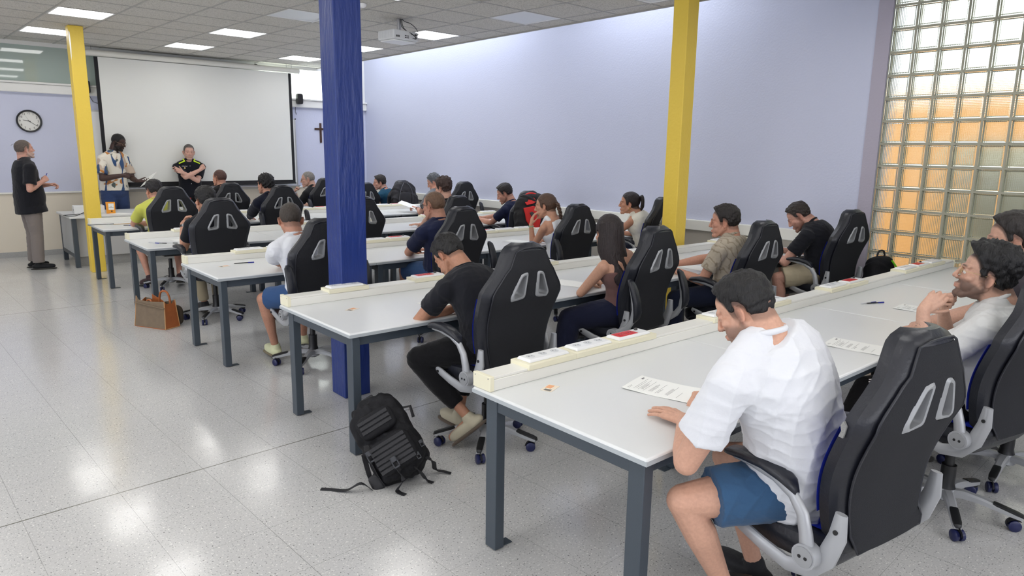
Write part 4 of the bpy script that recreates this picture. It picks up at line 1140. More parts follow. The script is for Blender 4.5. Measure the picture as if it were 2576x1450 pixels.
# black tactical backpack on the floor
t = thing('backpack', 'black tactical backpack with buckles slumped on the floor by a table leg', 'backpack', (1.83, 3.12, 0))
rr_, aw = Vector((0.756, -0.655, 0)), Vector((0.655, 0.756, 0))
U = (-0.52*rr_+0.36*aw+Vector((0, 0, 0.72))).normalized()
F = (-aw*0.8+Vector((0, 0, 0.45))-rr_*0.05); F = (F-U*F.dot(U)).normalized()
Wx = F.cross(U).normalized() * -1      # to the viewer's right when looking at the front
if Wx.dot(rr_) < 0: Wx = -Wx
Rb = Matrix((Wx, -F, U)).transposed()  # local x right, y back, z up
cB = Vector((0.0, -0.01, 0.20))
def B(x, y, z): return cB + Rb @ Vector((x, y, z))
g = G(); sup(g, B(0, 0.0, 0.0), (0.155, 0.10, 0.235), Rb, 0.62); sup(g, B(0.0, -0.05, -0.09), (0.14, 0.09, 0.13), Rb, 0.6); sup(g, B(0, 0.03, 0.1), (0.14, 0.08, 0.16), Rb, 0.7)
sup(g, B(-0.02, 0.02, -0.16), (0.17, 0.09, 0.07), Rb, 0.8)
me = remeshed(g, 0.006, 8)
co = get_co(me); no = get_no(me)
d = 0.006*np.sin(co @ np.array([38, 21, 47.]) + 2*np.sin(co @ np.array([11, 27, 9.]))) + 0.003*np.sin(co @ np.array([90, -60, 30.])+1.5*np.sin(co @ np.array([31, 17, 39.])))
co = co + no*d[:, None]; co[:, 2] = np.maximum(co[:, 2], 0.002); set_co(me, co)
me.materials.append(M_nyl); body = link('main_compartment', me, t)
g = G(); sup(g, B(0.0, -0.105, 0.095), (0.105, 0.04, 0.065), Rb, 0.5); obj('small_pocket', g, M_nyl, t, smooth=60)
g = G(); sup(g, B(0.01, -0.125, -0.09), (0.115, 0.045, 0.095), Rb, 0.45); lp = obj('large_pocket', g, M_nyl, t, smooth=60)
for i in range(6):
    zz = -0.155+0.026*i
    obj('webbing_row', G().tube([B(-0.095, -0.172, zz), B(0.0, -0.174, zz), B(0.105, -0.172, zz)], 0.010, 8, flat=(1.0, 0.16)) if False else G().ring([[B(-0.095, -0.168, zz-0.009), B(-0.095, -0.168, zz+0.009), B(-0.095, -0.172, zz+0.009), B(-0.095, -0.172, zz-0.009)], [B(0.105, -0.168, zz-0.009), B(0.105, -0.168, zz+0.009), B(0.105, -0.172, zz+0.009), B(0.105, -0.172, zz-0.009)]]), M_web, lp)
for i in range(3):
    zz = 0.075+0.026*i
    obj('webbing_row', G().ring([[B(-0.085, -0.145, zz-0.009), B(-0.085, -0.145, zz+0.009), B(-0.085, -0.149, zz+0.009), B(-0.085, -0.149, zz-0.009)], [B(0.085, -0.145, zz-0.009), B(0.085, -0.145, zz+0.009), B(0.085, -0.149, zz+0.009), B(0.085, -0.149, zz-0.009)]]), M_web, t)
def strap(pts, w, name='strap', m=None):
    P = curve_pts(pts, 6); g = G(); rings = []
    for i, p in enumerate(P):
        tt = (P[min(i+1, len(P)-1)]-P[max(i-1, 0)]).normalized()
        nrm = Vector((0, 0, 1)); nrm = (nrm - tt*nrm.dot(tt))
        if nrm.length < 0.2: nrm = F - tt*F.dot(tt)
        nrm.normalize(); s_ = tt.cross(nrm)
        rings.append([p+s_*w/2+nrm*0.0015, p-s_*w/2+nrm*0.0015, p-s_*w/2-nrm*0.0015, p+s_*w/2-nrm*0.0015])
    g.ring(rings); return obj(name, g, m or M_web, t)
gnd = 0.004
strap([B(-0.15, -0.03, 0.0), B(-0.17, -0.06, -0.11), B(-0.185, -0.05, -0.20), Vector((-0.22, -0.10, 0.05)), Vector((-0.28, -0.05, 0.012)), Vector((-0.33, 0.02, gnd)), Vector((-0.37, 0.06, gnd))], 0.026)
strap([B(-0.10, -0.13, 0.02), B(-0.105, -0.155, -0.05), B(-0.12, -0.12, -0.14), B(-0.125, -0.08, -0.2)], 0.026)
strap([B(0.0, -0.17, -0.12), B(-0.01, -0.165, -0.19), B(-0.02, -0.13, -0.235), Vector((0.02-0.1, -0.22, 0.012)), Vector((-0.065, -0.27, gnd))], 0.026)
strap([B(0.13, -0.06, -0.19), B(0.15, -0.05, -0.23), Vector((0.19, -0.17, 0.03)), Vector((0.23, -0.19, gnd+0.01)), Vector((0.26, -0.22, gnd))], 0.024)
strap([B(0.06, -0.12, -0.2), B(0.07, -0.09, -0.24), Vector((0.10, -0.22, 0.015)), Vector((0.12, -0.25, gnd))], 0.024)
g = G(); sup(g, B(-0.155, -0.05, -0.165), (0.035, 0.03, 0.045), Rb, 0.5); obj('waist_pad', g, M_web, t, smooth=60)
for (x, y, z) in ((-0.105, -0.155, -0.045), (-0.005, -0.182, -0.14), (0.11, -0.15, -0.17), (0.15, -0.10, -0.12)):
    g = G(); big = 1.0 if x < 0.05 else 0.6
    for (a0, a1, b0, b1) in ((-0.017, 0.017, -0.03, -0.022), (-0.017, 0.017, 0.004, 0.03), (-0.017, -0.012, -0.03, 0.03), (0.012, 0.017, -0.03, 0.03)):
        c = [B(x+u*big, y+v, z+w*big) for w in (b0, b1) for v in (-0.006, 0.002) for u in (a0, a1)]
        g.add(c, [(0, 2, 3, 1), (4, 5, 7, 6), (0, 1, 5, 4), (2, 6, 7, 3), (0, 4, 6, 2), (1, 3, 7, 5)])
    obj('buckle', g, M_bkl, t)
obj('carry_handle', G().tube([B(-0.04, 0.03, 0.235), B(-0.03, 0.03, 0.262), B(0.03, 0.03, 0.262), B(0.04, 0.03, 0.235)], 0.009, 8), M_web, t, smooth=60)
obj('side_tab', G().tube([B(0.13, 0.03, 0.12), B(0.185, 0.02, 0.10), B(0.17, 0.03, 0.04)], 0.013, 8, flat=(1, 0.4)), M_web, t, smooth=60)

def soft_pack(name, label, loc, parts, m, voxel=0.009, amp=0.006, rz=0.0, cat='backpack'):
    t = thing(name, label, cat, loc, math.radians(rz))
    g = G()
    for c, r, e in parts: sup(g, c, r, None, e)
    me = remeshed(g, voxel, 6); co = get_co(me); no = get_no(me)
    d = amp*np.sin(co @ np.array([33, 25, 21.]) + 2*np.sin(co @ np.array([13, 19, 31.])+len(label)))
    set_co(me, co+no*d[:, None]); me.materials.append(m); link('main_compartment', me, t)
    return t
# grey black backpack hung on the front row chair
t = soft_pack('backpack', 'large charcoal backpack hung on a chair in the front row', (6.80, 10.86, 0.72), [((0, 0, 0.20), (0.255, 0.08, 0.26), 0.75), ((0, -0.03, 0.12), (0.27, 0.08, 0.15), 0.6), ((0, 0, 0.34), (0.15, 0.07, 0.13), 0.9)], mat('charcoal nylon', srgb(42, 41, 46), 0.75, bump=(40, 0.4, 4)))
M_gp = mat('grey piping', srgb(95, 96, 104), 0.6)
obj('side_piping', G().tube(curve_pts([(0.10, -0.105, -0.02), (0.115, -0.12, 0.16), (0.10, -0.10, 0.33), (0.03, -0.065, 0.45)]), 0.005, 6), M_gp, t, smooth=60)
obj('side_piping', G().tube(curve_pts([(-0.19, -0.105, -0.02), (-0.17, -0.12, 0.16), (-0.12, -0.10, 0.33), (-0.04, -0.065, 0.45)]), 0.005, 6), M_gp, t, smooth=60)
g = G(); sup(g, (-0.04, -0.10, 0.14), (0.13, 0.035, 0.15), None, 0.6); obj('front_pocket', g, MATS['charcoal nylon'], t, smooth=60)
# red and black backpack
t = soft_pack('backpack', 'red and black backpack hung on a chair in the fourth row', (6.27, 6.89, 0.66), [((0.02, 0, 0.24), (0.26, 0.09, 0.31), 0.75), ((0.0, -0.04, 0.16), (0.23, 0.09, 0.22), 0.6)], mat('black pack fabric', srgb(24, 23, 26), 0.7, bump=(60, 0.3, 3)), rz=-14)
M_redf = mat('red pack fabric', srgb(214, 42, 38), 0.65, bump=(80, 0.25, 3))
def shell_patch(t, poly, y_of, name, m, thick=0.006):
    g = G(); n = len(poly)
    g.add([(x, y_of(x, z), z) for x, z in poly]+[(x, y_of(x, z)+0.03, z) for x, z in poly], [tuple(range(n)), tuple(range(2*n-1, n-1, -1))]+[(i, i+n, (i+1) % n+n, (i+1) % n) for i in range(n)])
    return obj(name, g, m, t, bevel=0.004)
yf = lambda x, z: -0.158 + 0.5*max(0, z-0.3)**1.2*0.7 + 0.9*x*x
pn = shell_patch(t, [(-0.155, 0.36), (-0.02, 0.385), (0.07, 0.36), (0.085, 0.22), (0.06, 0.10), (0.035, -0.03), (-0.06, -0.03), (-0.055, 0.10), (-0.125, 0.2)], yf, 'front_pocket', M_redf)
shell_patch(t, [(-0.13, 0.45), (0.02, 0.50), (0.05, 0.44), (-0.02, 0.41), (-0.10, 0.40)], lambda x, z: -0.105+0.5*(z-0.4)+0.9*x*x, 'red_panel', M_redf)
obj('red_panel', G().tube(curve_pts([(-0.2, -0.03, 0.2), (-0.19, -0.02, 0.36), (-0.11, -0.02, 0.50), (0.0, -0.01, 0.545), (0.11, -0.02, 0.51)]), 0.014, 8), M_redf, t, smooth=60)
shell_patch(t, [(-0.085, 0.30), (-0.05, 0.315), (-0.015, 0.29), (-0.03, 0.27), (-0.05, 0.245), (-0.068, 0.27)], lambda x, z: yf(x, z)-0.004, 'emblem', M_dark)
# black bag with green zip at the right, by the glass blocks
t = soft_pack('shoulder_bag', 'black bag with bright green zip beside the glass blocks', (7.06, 2.72, 0.42), [((0, 0, 0.18), (0.15, 0.09, 0.20), 0.6), ((0, -0.02, 0.1), (0.155, 0.09, 0.12), 0.6)], M_nyl, rz=-20, cat='bag')
obj('green_zip', G().tube(curve_pts([(0.05, -0.085, 0.35), (0.10, -0.115, 0.26), (0.125, -0.12, 0.1), (0.13, -0.11, -0.02)]), 0.009, 6), mat('lime zip', srgb(120, 220, 40), 0.5), t, smooth=60)
obj('green_zip', G().tube(curve_pts([(-0.12, -0.11, 0.22), (-0.13, -0.115, 0.1), (-0.13, -0.11, -0.02)]), 0.006, 6), MATS['lime zip'], t, smooth=60)
obj('carry_strap', G().tube(curve_pts([(-0.05, 0, 0.37), (-0.03, 0.0, 0.43), (0.03, 0, 0.43), (0.05, 0, 0.37)]), 0.009, 6), M_web, t, smooth=60)
# ------------------------------------------------------------------ people
V = Vector
def skinm():
    m = bpy.data.materials.new('skin'); m.use_nodes = True; nt = m.node_tree; b = nt.nodes['Principled BSDF']
    a = nt.nodes.new('ShaderNodeAttribute'); a.attribute_name = 'Col'
    n = nt.nodes.new('ShaderNodeTexNoise'); n.inputs['Scale'].default_value = 90; n.inputs['Detail'].default_value = 5
    tc = nt.nodes.new('ShaderNodeTexCoord'); nt.links.new(tc.outputs['Object'], n.inputs[0])
    mr = nt.nodes.new('ShaderNodeMapRange'); mr.inputs['From Min'].default_value = 0.3; mr.inputs['From Max'].default_value = 0.7; mr.inputs['To Min'].default_value = 0.93; mr.inputs['To Max'].default_value = 1.06
    nt.links.new(n.outputs['Fac'], mr.inputs[0])
    mx = nt.nodes.new('ShaderNodeVectorMath'); mx.operation = 'SCALE'; nt.links.new(a.outputs['Color'], mx.inputs[0]); nt.links.new(mr.outputs[0], mx.inputs['Scale'])
    nt.links.new(mx.outputs[0], b.inputs['Base Color'])
    b.inputs['Roughness'].default_value = 0.52; b.inputs['Specular IOR Level'].default_value = 0.4
    bp = nt.nodes.new('ShaderNodeBump'); bp.inputs['Strength'].default_value = 0.12; bp.inputs['Distance'].default_value = 0.004
    nt.links.new(n.outputs['Fac'], bp.inputs['Height']); nt.links.new(bp.outputs[0], b.inputs['Normal'])
    return m
M_skin = skinm()
_hm = {}
def hairm(col):
    if col in _hm: return _hm[col]
    m = mat('hair %d' % len(_hm), tuple(c*0.72 for c in srgb(*col)), 0.5, spec=0.45, bump=(120, 0.9, 6, (1, 1, 0.22)), var=(60, 0.25))
    _hm[col] = m; return m
def cloth(name, rgb, pattern=None, rough=0.9):
    if name in MATS: return MATS[name]
    m = mat(name, srgb(*rgb), rough, spec=0.2, bump=(55, 0.2, 5), sheen=0.12)
    if pattern:
        nt = m.node_tree; b = nt.nodes['Principled BSDF']; tc = nt.nodes.new('ShaderNodeTexCoord'); last = None
        base = srgb(*rgb)
        for i, (kind, col, sc, lo, hi, loc) in enumerate(pattern):
            mp = nt.nodes.new('ShaderNodeMapping'); mp.inputs['Location'].default_value = loc; mp.inputs['Scale'].default_value = sc; mp.inputs['Rotation'].default_value = (0.3*i, 0.5, 0.4*i)
            nt.links.new(tc.outputs['Object'], mp.inputs[0])
            if kind == 'blot':
                t = nt.nodes.new('ShaderNodeTexNoise'); t.inputs['Scale'].default_value = 1; t.inputs['Detail'].default_value = 1.5; t.inputs['Distortion'].default_value = 0.6; o = t.outputs['Fac']
            else:
                t = nt.nodes.new('ShaderNodeTexWave'); t.inputs['Scale'].default_value = 1; t.inputs['Distortion'].default_value = 9; t.inputs['Detail'].default_value = 2; t.inputs['Detail Scale'].default_value = 1.4; o = t.outputs['Fac']
            nt.links.new(mp.outputs[0], t.inputs[0])
            r = nt.nodes.new('ShaderNodeMapRange'); r.inputs['From Min'].default_value = lo; r.inputs['From Max'].default_value = hi; nt.links.new(o, r.inputs[0])
            x = nt.nodes.new('ShaderNodeMix'); x.data_type = 'RGBA'; nt.links.new(r.outputs[0], x.inputs[0])
            if last is None: x.inputs[6].default_value = (*base, 1)
            else: nt.links.new(last, x.inputs[6])
            x.inputs[7].default_value = (*srgb(*col), 1); last = x.outputs[2]
        nt.links.new(last, b.inputs['Base Color'])
    return m
M_eye = mat('eye white', (0.75, 0.72, 0.68), 0.2); M_iris = mat('dark iris', (0.03, 0.02, 0.015), 0.15)
def rotz(a): return Matrix.Rotation(a, 3, 'Z')
def head_rot(look):
    yaw, pitch, roll = [math.radians(a) for a in look]
    return Matrix.Rotation(yaw, 3, 'Z') @ Matrix.Rotation(-pitch, 3, 'X') @ Matrix.Rotation(roll, 3, 'Y')
def ik(S, W, l1, l2, pole):
    S, W = V(S), V(W); d = W-S; L = d.length
    if L > (l1+l2)*0.995:
        W = S + d.normalized()*(l1+l2)*0.995; d = W-S; L = d.length
    L = max(L, abs(l1-l2)+0.02)
    a = (l1*l1-l2*l2+L*L)/(2*L); h = math.sqrt(max(l1*l1-a*a, 0)); dn = d.normalized()
    p = V(pole)-S; p = p - dn*p.dot(dn)
    if p.length < 1e-5: p = V((0, 0, -1))
    return S+dn*a+p.normalized()*h, W
def rot_about(v, axis, a): return Matrix.Rotation(a, 3, axis) @ v
HANDS = {   # curl of the three finger joints, finger spread, thumb (out, curl)
 'flat': ((0.12, 0.12, 0.08), 0.10, (0.75, 0.1)), 'relax': ((0.35, 0.45, 0.3), 0.05, (0.6, 0.3)), 'curl': ((0.75, 0.95, 0.6), 0.02, (0.5, 0.5)),
 'fist': ((1.35, 1.5, 1.0), 0.0, (0.35, 0.8)), 'hold': ((0.95, 0.9, 0.5), 0.0, (0.45, 0.6)), 'chin': ((0.55, 0.9, 0.7), 0.02, (0.7, 0.2))}
def add_hand(g, W, d, nrm, side, pose, s=1.0):
    """W wrist, d toward the fingers, nrm back of the hand, side +1 when the thumb is toward d x nrm"""
    d = V(d).normalized(); nrm = V(nrm); nrm = (nrm-d*nrm.dot(d)).normalized(); sd = d.cross(nrm)*side
    curl, spread, th = HANDS[pose]
    W = V(W)
    K = []
    for i, o in enumerate((0.030, 0.010, -0.011, -0.031)):      # index .. pinky
        base = W + sd*o*0.55*s + d*0.012*s
        kn = W + sd*o*s + d*(0.088, 0.092, 0.087, 0.078)[i]*s + nrm*(0.002, 0.004, 0.002, -0.002)[i]*s
        g.cap(base, 0.0145*s, kn, 0.0115*s, 10); K.append(kn)
    g.ell(W+d*0.045*s, (0.03*s, 0.03*s, 0.013*s), Matrix((sd, d, nrm)).transposed(), 12, 8)
    tips = []
    for i, kn in enumerate(K):
        L = ((0.040, 0.025, 0.019), (0.045, 0.028, 0.020), (0.041, 0.026, 0.019), (0.032, 0.020, 0.017))[i]
        dv = (d + sd*spread*(1.0, 0.2, -0.6, -1.4)[i]).normalized(); ax = d.cross(nrm).normalized()
        p = kn; r = (0.0092, 0.0094, 0.009, 0.0078)[i]*s
        for j in range(3):
            a = -curl[j]*(1.0+0.08*(i-1)); dv = rot_about(dv, ax, a) if True else dv
            q = p+dv*L[j]*s; g.cap(p, r*(1-0.06*j), q, r*(0.94-0.08*j), 9); p = q
        tips.append(p)
    tb = W+sd*0.020*s+d*0.020*s-nrm*0.006*s
    tv = (d*0.75+sd*th[0]-nrm*0.35).normalized(); p = tb
    for j, (L, r) in enumerate(((0.042, 0.0135), (0.032, 0.0108), (0.024, 0.0095))):
        q = p+tv*L*s; g.cap(p, r*s, q, (r-0.0018)*s, 9); p = q
        tv = (tv + (d*0.5-sd*0.8-nrm*0.3)*th[1]*0.6).normalized()
    return tips
def spine_frames(P, N, bulge, fwd, tlist):
    """points along the spine curve from pelvis P to neck base N"""
    M = (P+N)/2 - fwd*bulge + V((0, 0, 0.0)); out = []
    for t in tlist:
        if t <= 1: p = P*(1-t)**2 + M*2*t*(1-t) + N*t*t
        else: p = N + (N-M).normalized()*(t-1)*(N-P).length
        if t < 0: p = P + (P-M).normalized()*(-t)*(N-P).length*0.9
        tt = max(min(t, 1), 0); dv = ((M-P)*(1-tt)+(N-M)*tt).normalized()
        out.append((p, dv))
    return out
TOR = [(-0.28, .160, .118), (-0.16, .125, .095), (-0.08, .158, .115), (0, .168, .122), (.15, .158, .116), (.3, .146, .108), (.45, .148, .108), (.6, .162, .115), (.72, .174, .116), (.82, .172, .106), (.90, .146, .090), (.96, .098, .074), (1.02, .066, .062)]
def torso(g, P, N, bulge, ax0, ax1, fwd, sc=1.0, grow=0.0, fat=0.0, t0=-0.16, t1=1.02, fem=0.0, hem=0.0, n=28, narrow=0.0):
    rows = [r for r in TOR if t0-1e-6 <= r[0] <= t1+1e-6]
    rings = []
    for (t, a, b), (p, dv) in zip(rows, spine_frames(P, N, bulge, fwd, [r[0] for r in rows])):
        k = max(0, min(1, t)); ax = (ax0*(1-k)+ax1*k).normalized(); ax = (ax-dv*ax.dot(dv)).normalized(); f = dv.cross(ax)
        if f.dot(fwd) < 0: f = -f
        bell = math.exp(-((t-0.25)/0.28)**2)*fat; waist = 1-0.14*fem*math.exp(-((t-0.38)/0.16)**2); sh = 1-0.10*fem*math.exp(-((t-0.8)/0.15)**2)
        bust = 0.03*fem*math.exp(-((t-0.66)/0.09)**2)
        A = (a*sc*waist*sh+grow+bell*0.5); Bf = b*sc*waist+grow+bell*1.0+bust; Bb = b*sc*waist+grow+bell*0.35
        A *= 1-narrow*float(sm(t, 0.58, 0.84))
        if t0 < -0.2 and t < 0: A, Bf, Bb = max(A, 0.172*sc+grow), max(Bf, 0.128*sc+grow), max(Bb, 0.128*sc+grow)
        if t < 0.25: A += hem*(0.25-t)*0.3; Bf += hem*(0.25-t)*0.3; Bb += hem*(0.25-t)*0.3
        ring = []
        for k2 in range(n):
            th = 2*PI*k2/n; c, s_ = math.cos(th), math.sin(th)
            q = 0.85; X = math.copysign(abs(c)**q, c)*A; Y = math.copysign(abs(s_)**q, s_)*(Bf if s_ > 0 else Bb)
            ring.append(p+ax*X+f*Y)
        rings.append(ring)
    g.ring(rings)
def cloth_mesh(g, voxel, amp, seed, mt, name, parent, smooth=9, scale=1.0, zmin=None):
    me = remeshed(g, voxel, smooth)
    co = get_co(me).astype(float); no = get_no(me)
    r = np.random.default_rng(seed); d = np.zeros(len(co))
    w = np.stack([np.sin(co @ (r.normal(size=3)*14*scale)+r.uniform(0, 6)) for _ in range(3)], 1)
    for i in range(5):
        k = r.normal(size=3)*np.array([22, 22, 34])*scale
        s_ = np.sin(co @ k + 1.8*w[:, i % 3] + r.uniform(0, 6)); d += (1-np.abs(s_))**2*(0.5 if i else 1.0)
    d = (d/2.4-0.35)
    mod = 0.5+0.5*w[:, 0]
    co2 = co + no*(d*amp*(0.45+0.75*mod))[:, None]
    set_co(me, co2); me.materials.append(mt)
    return link(name, me, parent)

def person(key, label, o, pel, neck, head, look, byaw, arms, legs=None, skin=(205, 155, 125), sc=1.0, fem=0.0, fat=0.0, bulge=0.05, voxel=0.005, hair=('short', (40, 32, 28)), beard=None,
           top=None, bottom=None, shoes=(40, 40, 45), glasses=None, group=None, shw=None, hs=1.07, seed=1, standing=False, barefoot=False, sock=None, pyaw=None):
    """all positions in world metres; the body's own origin is (o, 0)"""
    O = V((o[0], o[1], 0.0)); Lc = lambda p: V(p)-O
    sc = sc*1.03
    P, N, C = Lc(pel)+(V((0, 0, 0)) if standing else V((0, 0.045, 0))), Lc(neck), Lc(head); N = N.lerp(C, 0.27); Rh = head_rot(look); by = math.radians(byaw); py = math.radians(byaw*0.4 if pyaw is None else pyaw)
    ax1, f1 = V((math.cos(by), math.sin(by), 0)), V((-math.sin(by), math.cos(by), 0)); ax0, f0 = V((math.cos(py), math.sin(py), 0)), V((-math.sin(py), math.cos(py), 0))
    g = G(); sp = (N-P); spn = sp.normalized()
    fw = (f0+f1).normalized()
    torso(g, P, N, bulge, ax0, ax1, fw, sc, 0.0 if not top or top.get('bare') else -0.012, fat, fem=fem)
    H = lambda p: C + Rh @ (V(p)*hs)
    # neck
    nb = N - spn*0.02
    g.cap(nb, 0.064*sc, H((0, -0.030, -0.055)), 0.056*sc*hs, 16)
    g.cap(H((0, -0.045, -0.02)), 0.050*hs, nb-fw*0.02, 0.058*sc, 14)
    # head
    E_ = lambda c, r, **k: g.ell(H(c), [q*hs for q in r], Rh, k.get('nu', 20), k.get('nv', 14))
    Cp = lambda a, ra, b_, rb, n=10: g.cap(H(a), ra*hs, H(b_), rb*hs, n)
    E_((0, -0.016, 0.030), (0.076, 0.097, 0.091), nu=28, nv=20); E_((0, 0.030, 0.045), (0.064, 0.058, 0.058)); E_((0, 0.036, -0.030), (0.060, 0.056, 0.078))
    for s_ in (-1, 1):
        E_((s_*0.044, 0.056, -0.018), (0.022, 0.024, 0.020)); Cp((s_*0.056, -0.004, -0.045), 0.019, (s_*0.024, 0.066, -0.098), 0.017)
        E_((s_*0.0110, 0.101, -0.030), (0.0080, 0.010, 0.0075), nu=10, nv=8); E_((s_*0.036, 0.052, -0.052), (0.024, 0.030, 0.030)); E_((s_*0.031, 0.076, 0.006), (0.0135, 0.0135, 0.0125), nu=12, nv=10)
        Cp((s_*0.012, 0.092, 0.026), 0.0085, (s_*0.046, 0.074, 0.028), 0.008)
        # ear: plate, rim, lobe
        ec = V((s_*0.0775, -0.010, -0.008)); Re = Matrix.Rotation(s_*0.42, 3, 'Z') @ Matrix.Rotation(0.16, 3, 'X') @ Matrix.Rotation(s_*0.10, 3, 'Y')
        g.ell(H(ec+V((s_*0.003, -0.004, 0))), [0.0055*hs, 0.0170*hs, 0.0285*hs], Rh @ Re, 12, 10)
        er = [ec + Re @ V((s_*0.0075, 0.0155*math.sin(a)-0.004, 0.0265*math.cos(a))) for a in [2*PI*k/14 for k in range(14)]]
        for k in range(14):
            if k in (3, 4): continue
            Cp(er[k], 0.0036, er[(k+1) % 14], 0.0036, 7)
        Cp(er[8], 0.006, er[7], 0.006, 7); E_((s_*0.070, -0.004, -0.008), (0.010, 0.012, 0.020), nu=8, nv=6)
    E_((0, 0.083, -0.099), (0.024, 0.018, 0.018)); E_((0, 0.070, -0.063), (0.032, 0.026, 0.031))
    E_((0, 0.0970, -0.0575), (0.022, 0.008, 0.0055), nu=12, nv=8); E_((0, 0.0955, -0.0690), (0.019, 0.0085, 0.006), nu=12, nv=8)
    Cp((0, 0.092, 0.020), 0.0075, (0, 0.1120, -0.024), 0.0105); E_((0, 0.018, -0.082), (0.045, 0.05, 0.028))
    # shoulders, arms, hands
    sw = (shw or (0.188-0.028*fem))*sc
    smid = N - spn*0.118*sc; Sh = {}; info = {}
    raise_ = {}
    for i, s_ in ((0, -1), (1, 1)):
        A = arms[i]; S = smid + ax1*s_*sw + (f1*A.get('fwd', 0.0) if A else V((0, 0, 0))) + V((0, 0, A.get('up', 0.0) if A else 0))
        Sh[s_] = S; th = 1.0-0.14*fem
        g.cap(N-spn*0.03+ax1*s_*0.035, 0.045*sc*th, S+V((0, 0, 0.008)), 0.045*sc*th, 14)
        g.cap(smid+ax1*s_*0.09*sc-spn*0.03, 0.07*sc*th, S, 0.056*sc*th, 16)
        l1, l2 = 0.285*sc, 0.255*sc
        W = Lc(A['w']); El, W = ik(S, W, l1, l2, Lc(A['p']))
        m1 = S.lerp(El, 0.45); bb = 1.0+0.12*fat*4
        g.cap(S, 0.054*sc*th*bb, m1, 0.047*sc*th*bb, 16); g.cap(m1, 0.047*sc*th*bb, El, 0.038*sc*th, 16); m2 = El.lerp(W, 0.3)
        g.cap(El, 0.0385*sc*th, m2, 0.041*sc*th, 16); g.cap(m2, 0.041*sc*th, W, 0.0265*sc*th, 16)
        hd = V(A.get('d', tuple(W-El))); g.cap(W, 0.0265*sc*th, W+hd.normalized()*0.03, 0.022*sc*th, 12)
        side = s_ * -1  # thumb toward the body's middle when the back of the hand is up
        add_hand(g, W, hd, A.get('n', (0, 0, 1)), side if not A.get('flip') else -side, A.get('pose', 'relax'), (0.98-0.08*fem)*sc)
        info[s_] = (S, El, W, m1)
    # legs
    K = {}
    for i, s_ in ((0, -1), (1, 1)):
        hip = P + ax0*s_*0.09*sc - V((0, 0, 0.01))
        if legs and legs[i]: kn, an, fd = Lc(legs[i][0]), Lc(legs[i][1]), V(legs[i][2])
        elif standing:
            an = V((hip.x, hip.y, 0.085)) + ax0*s_*0.03; kn = (hip+an)/2 + f0*0.02; fd = f0 + ax0*s_*0.25
        else:
            kn = hip + f0*0.40*sc + ax0*s_*0.05 - V((0, 0, 0.035)); an = V((kn.x, kn.y, 0.09)) - f0*0.04 ; fd = f0 + ax0*s_*0.2
        g.cap(hip, 0.083*sc, hip.lerp(kn, 0.5), 0.075*sc, 16); g.cap(hip.lerp(kn, 0.5), 0.075*sc, kn, 0.053*sc, 16); cf = kn.lerp(an, 0.3) - (kn-an).cross(ax0).normalized()*0.0
        back = V(fd).normalized()*-0.014
        g.cap(kn, 0.052*sc, cf+back, 0.053*sc, 14); g.cap(cf+back, 0.053*sc, kn.lerp(an, 0.75), 0.034*sc, 14); g.cap(kn.lerp(an, 0.75), 0.034*sc, an, 0.031*sc, 12)
        fdn = V(fd).normalized(); g.cap(an-V((0, 0, 0.03))-fdn*0.02, 0.034, an+fdn*0.14-V((0, 0, 0.048)), 0.026, 12)
        K[s_] = (hip, kn, an, fdn)
    me = remeshed(g, voxel, 3, 0.45)
    # skin colouring from where each point lies on the body
    co = get_co(me).astype(float); sk = np.array(srgb(*skin)); sk = sk*0.82+sk.mean()*0.13; col = np.tile(sk, (len(co), 1))
    hl = (co - np.array(C)) @ np.array(Rh) / hs; x, y, z = hl.T; ax_ = np.abs(x)
    inh = (np.linalg.norm(hl-np.array([0, 0, -0.01]), axis=1) < 0.165) & (z > -0.135)
    def blend(mask, c, k):
        m_ = (mask*k*inh)[:, None]; col[:] = col*(1-m_) + np.array(c)*m_
    redder = sk*np.array([1.02, 0.78, 0.74])
    blend(np.exp(-((ax_-0.042)/0.018)**2-((z+0.02)/0.02)**2)*(y > 0.04), redder, 0.35); blend((ax_ > 0.0735)*1.0, redder, 0.45); blend(np.exp(-(ax_/0.016)**2-((z+0.03)/0.014)**2)*(y > 0.09), redder, 0.4)
    hk, hc = hair[0], np.array(srgb(*hair[1]))
    def zl(yy):   # lower hair limit by depth position
        return np.interp(yy, [-0.12, -0.075, -0.035, -0.028, 0.0, 0.006, 0.026, 0.032, 0.045, 0.062, 0.11], [-0.055, -0.060, -0.050, 0.0, 0.022, -0.015, -0.018, 0.020, 0.052, 0.070, 0.078])
    hm = sm(z-zl(y), -0.008, 0.010)
    if hk == 'bald': hm = hm*sm(0.085-z, -0.02, 0.02)
    fade = hair[2] if len(hair) > 2 else 0.85
    if hk != 'none':
        dens = fade*(0.55+0.45*sm(z, -0.03, 0.045)) if hk in ('short', 'buzz', 'curly', 'bald') else 0.9
        blend(hm*dens, hc*1.0, 1.0)
    if beard:
        bc = np.array(srgb(*beard[0])); jaw = sm(-0.030-z+0.35*(y-0.06)*(y < 0.06), -0.012, 0.012)*sm(y, -0.018, 0.004)*(z > -0.135)
        upper = np.exp(-((z+0.048)/0.007)**2)*(ax_ < 0.03)*(y > 0.08)
        cheek = sm(ax_, 0.02, 0.045)*sm(z, 0.02, -0.02)
        bm_ = np.maximum(np.maximum(jaw*(1-np.exp(-(ax_/0.024)**4-((z+0.062)/0.012)**4)), upper), sm(y, 0.03, 0.0)*sm(y, -0.02, 0.0)*sm(0.02-z, 0, 0.01)*(ax_ > 0.045))
        blend(bm_, bc, beard[1])
    blend(np.exp(-(ax_/0.022)**4-((z+0.0635)/0.0085)**4)*(y > 0.082), sk*np.array([0.92, 0.58, 0.56]), 0.6)
    brc = np.array(srgb(*hair[1])) if hk not in ('bald',) else sk*0.4
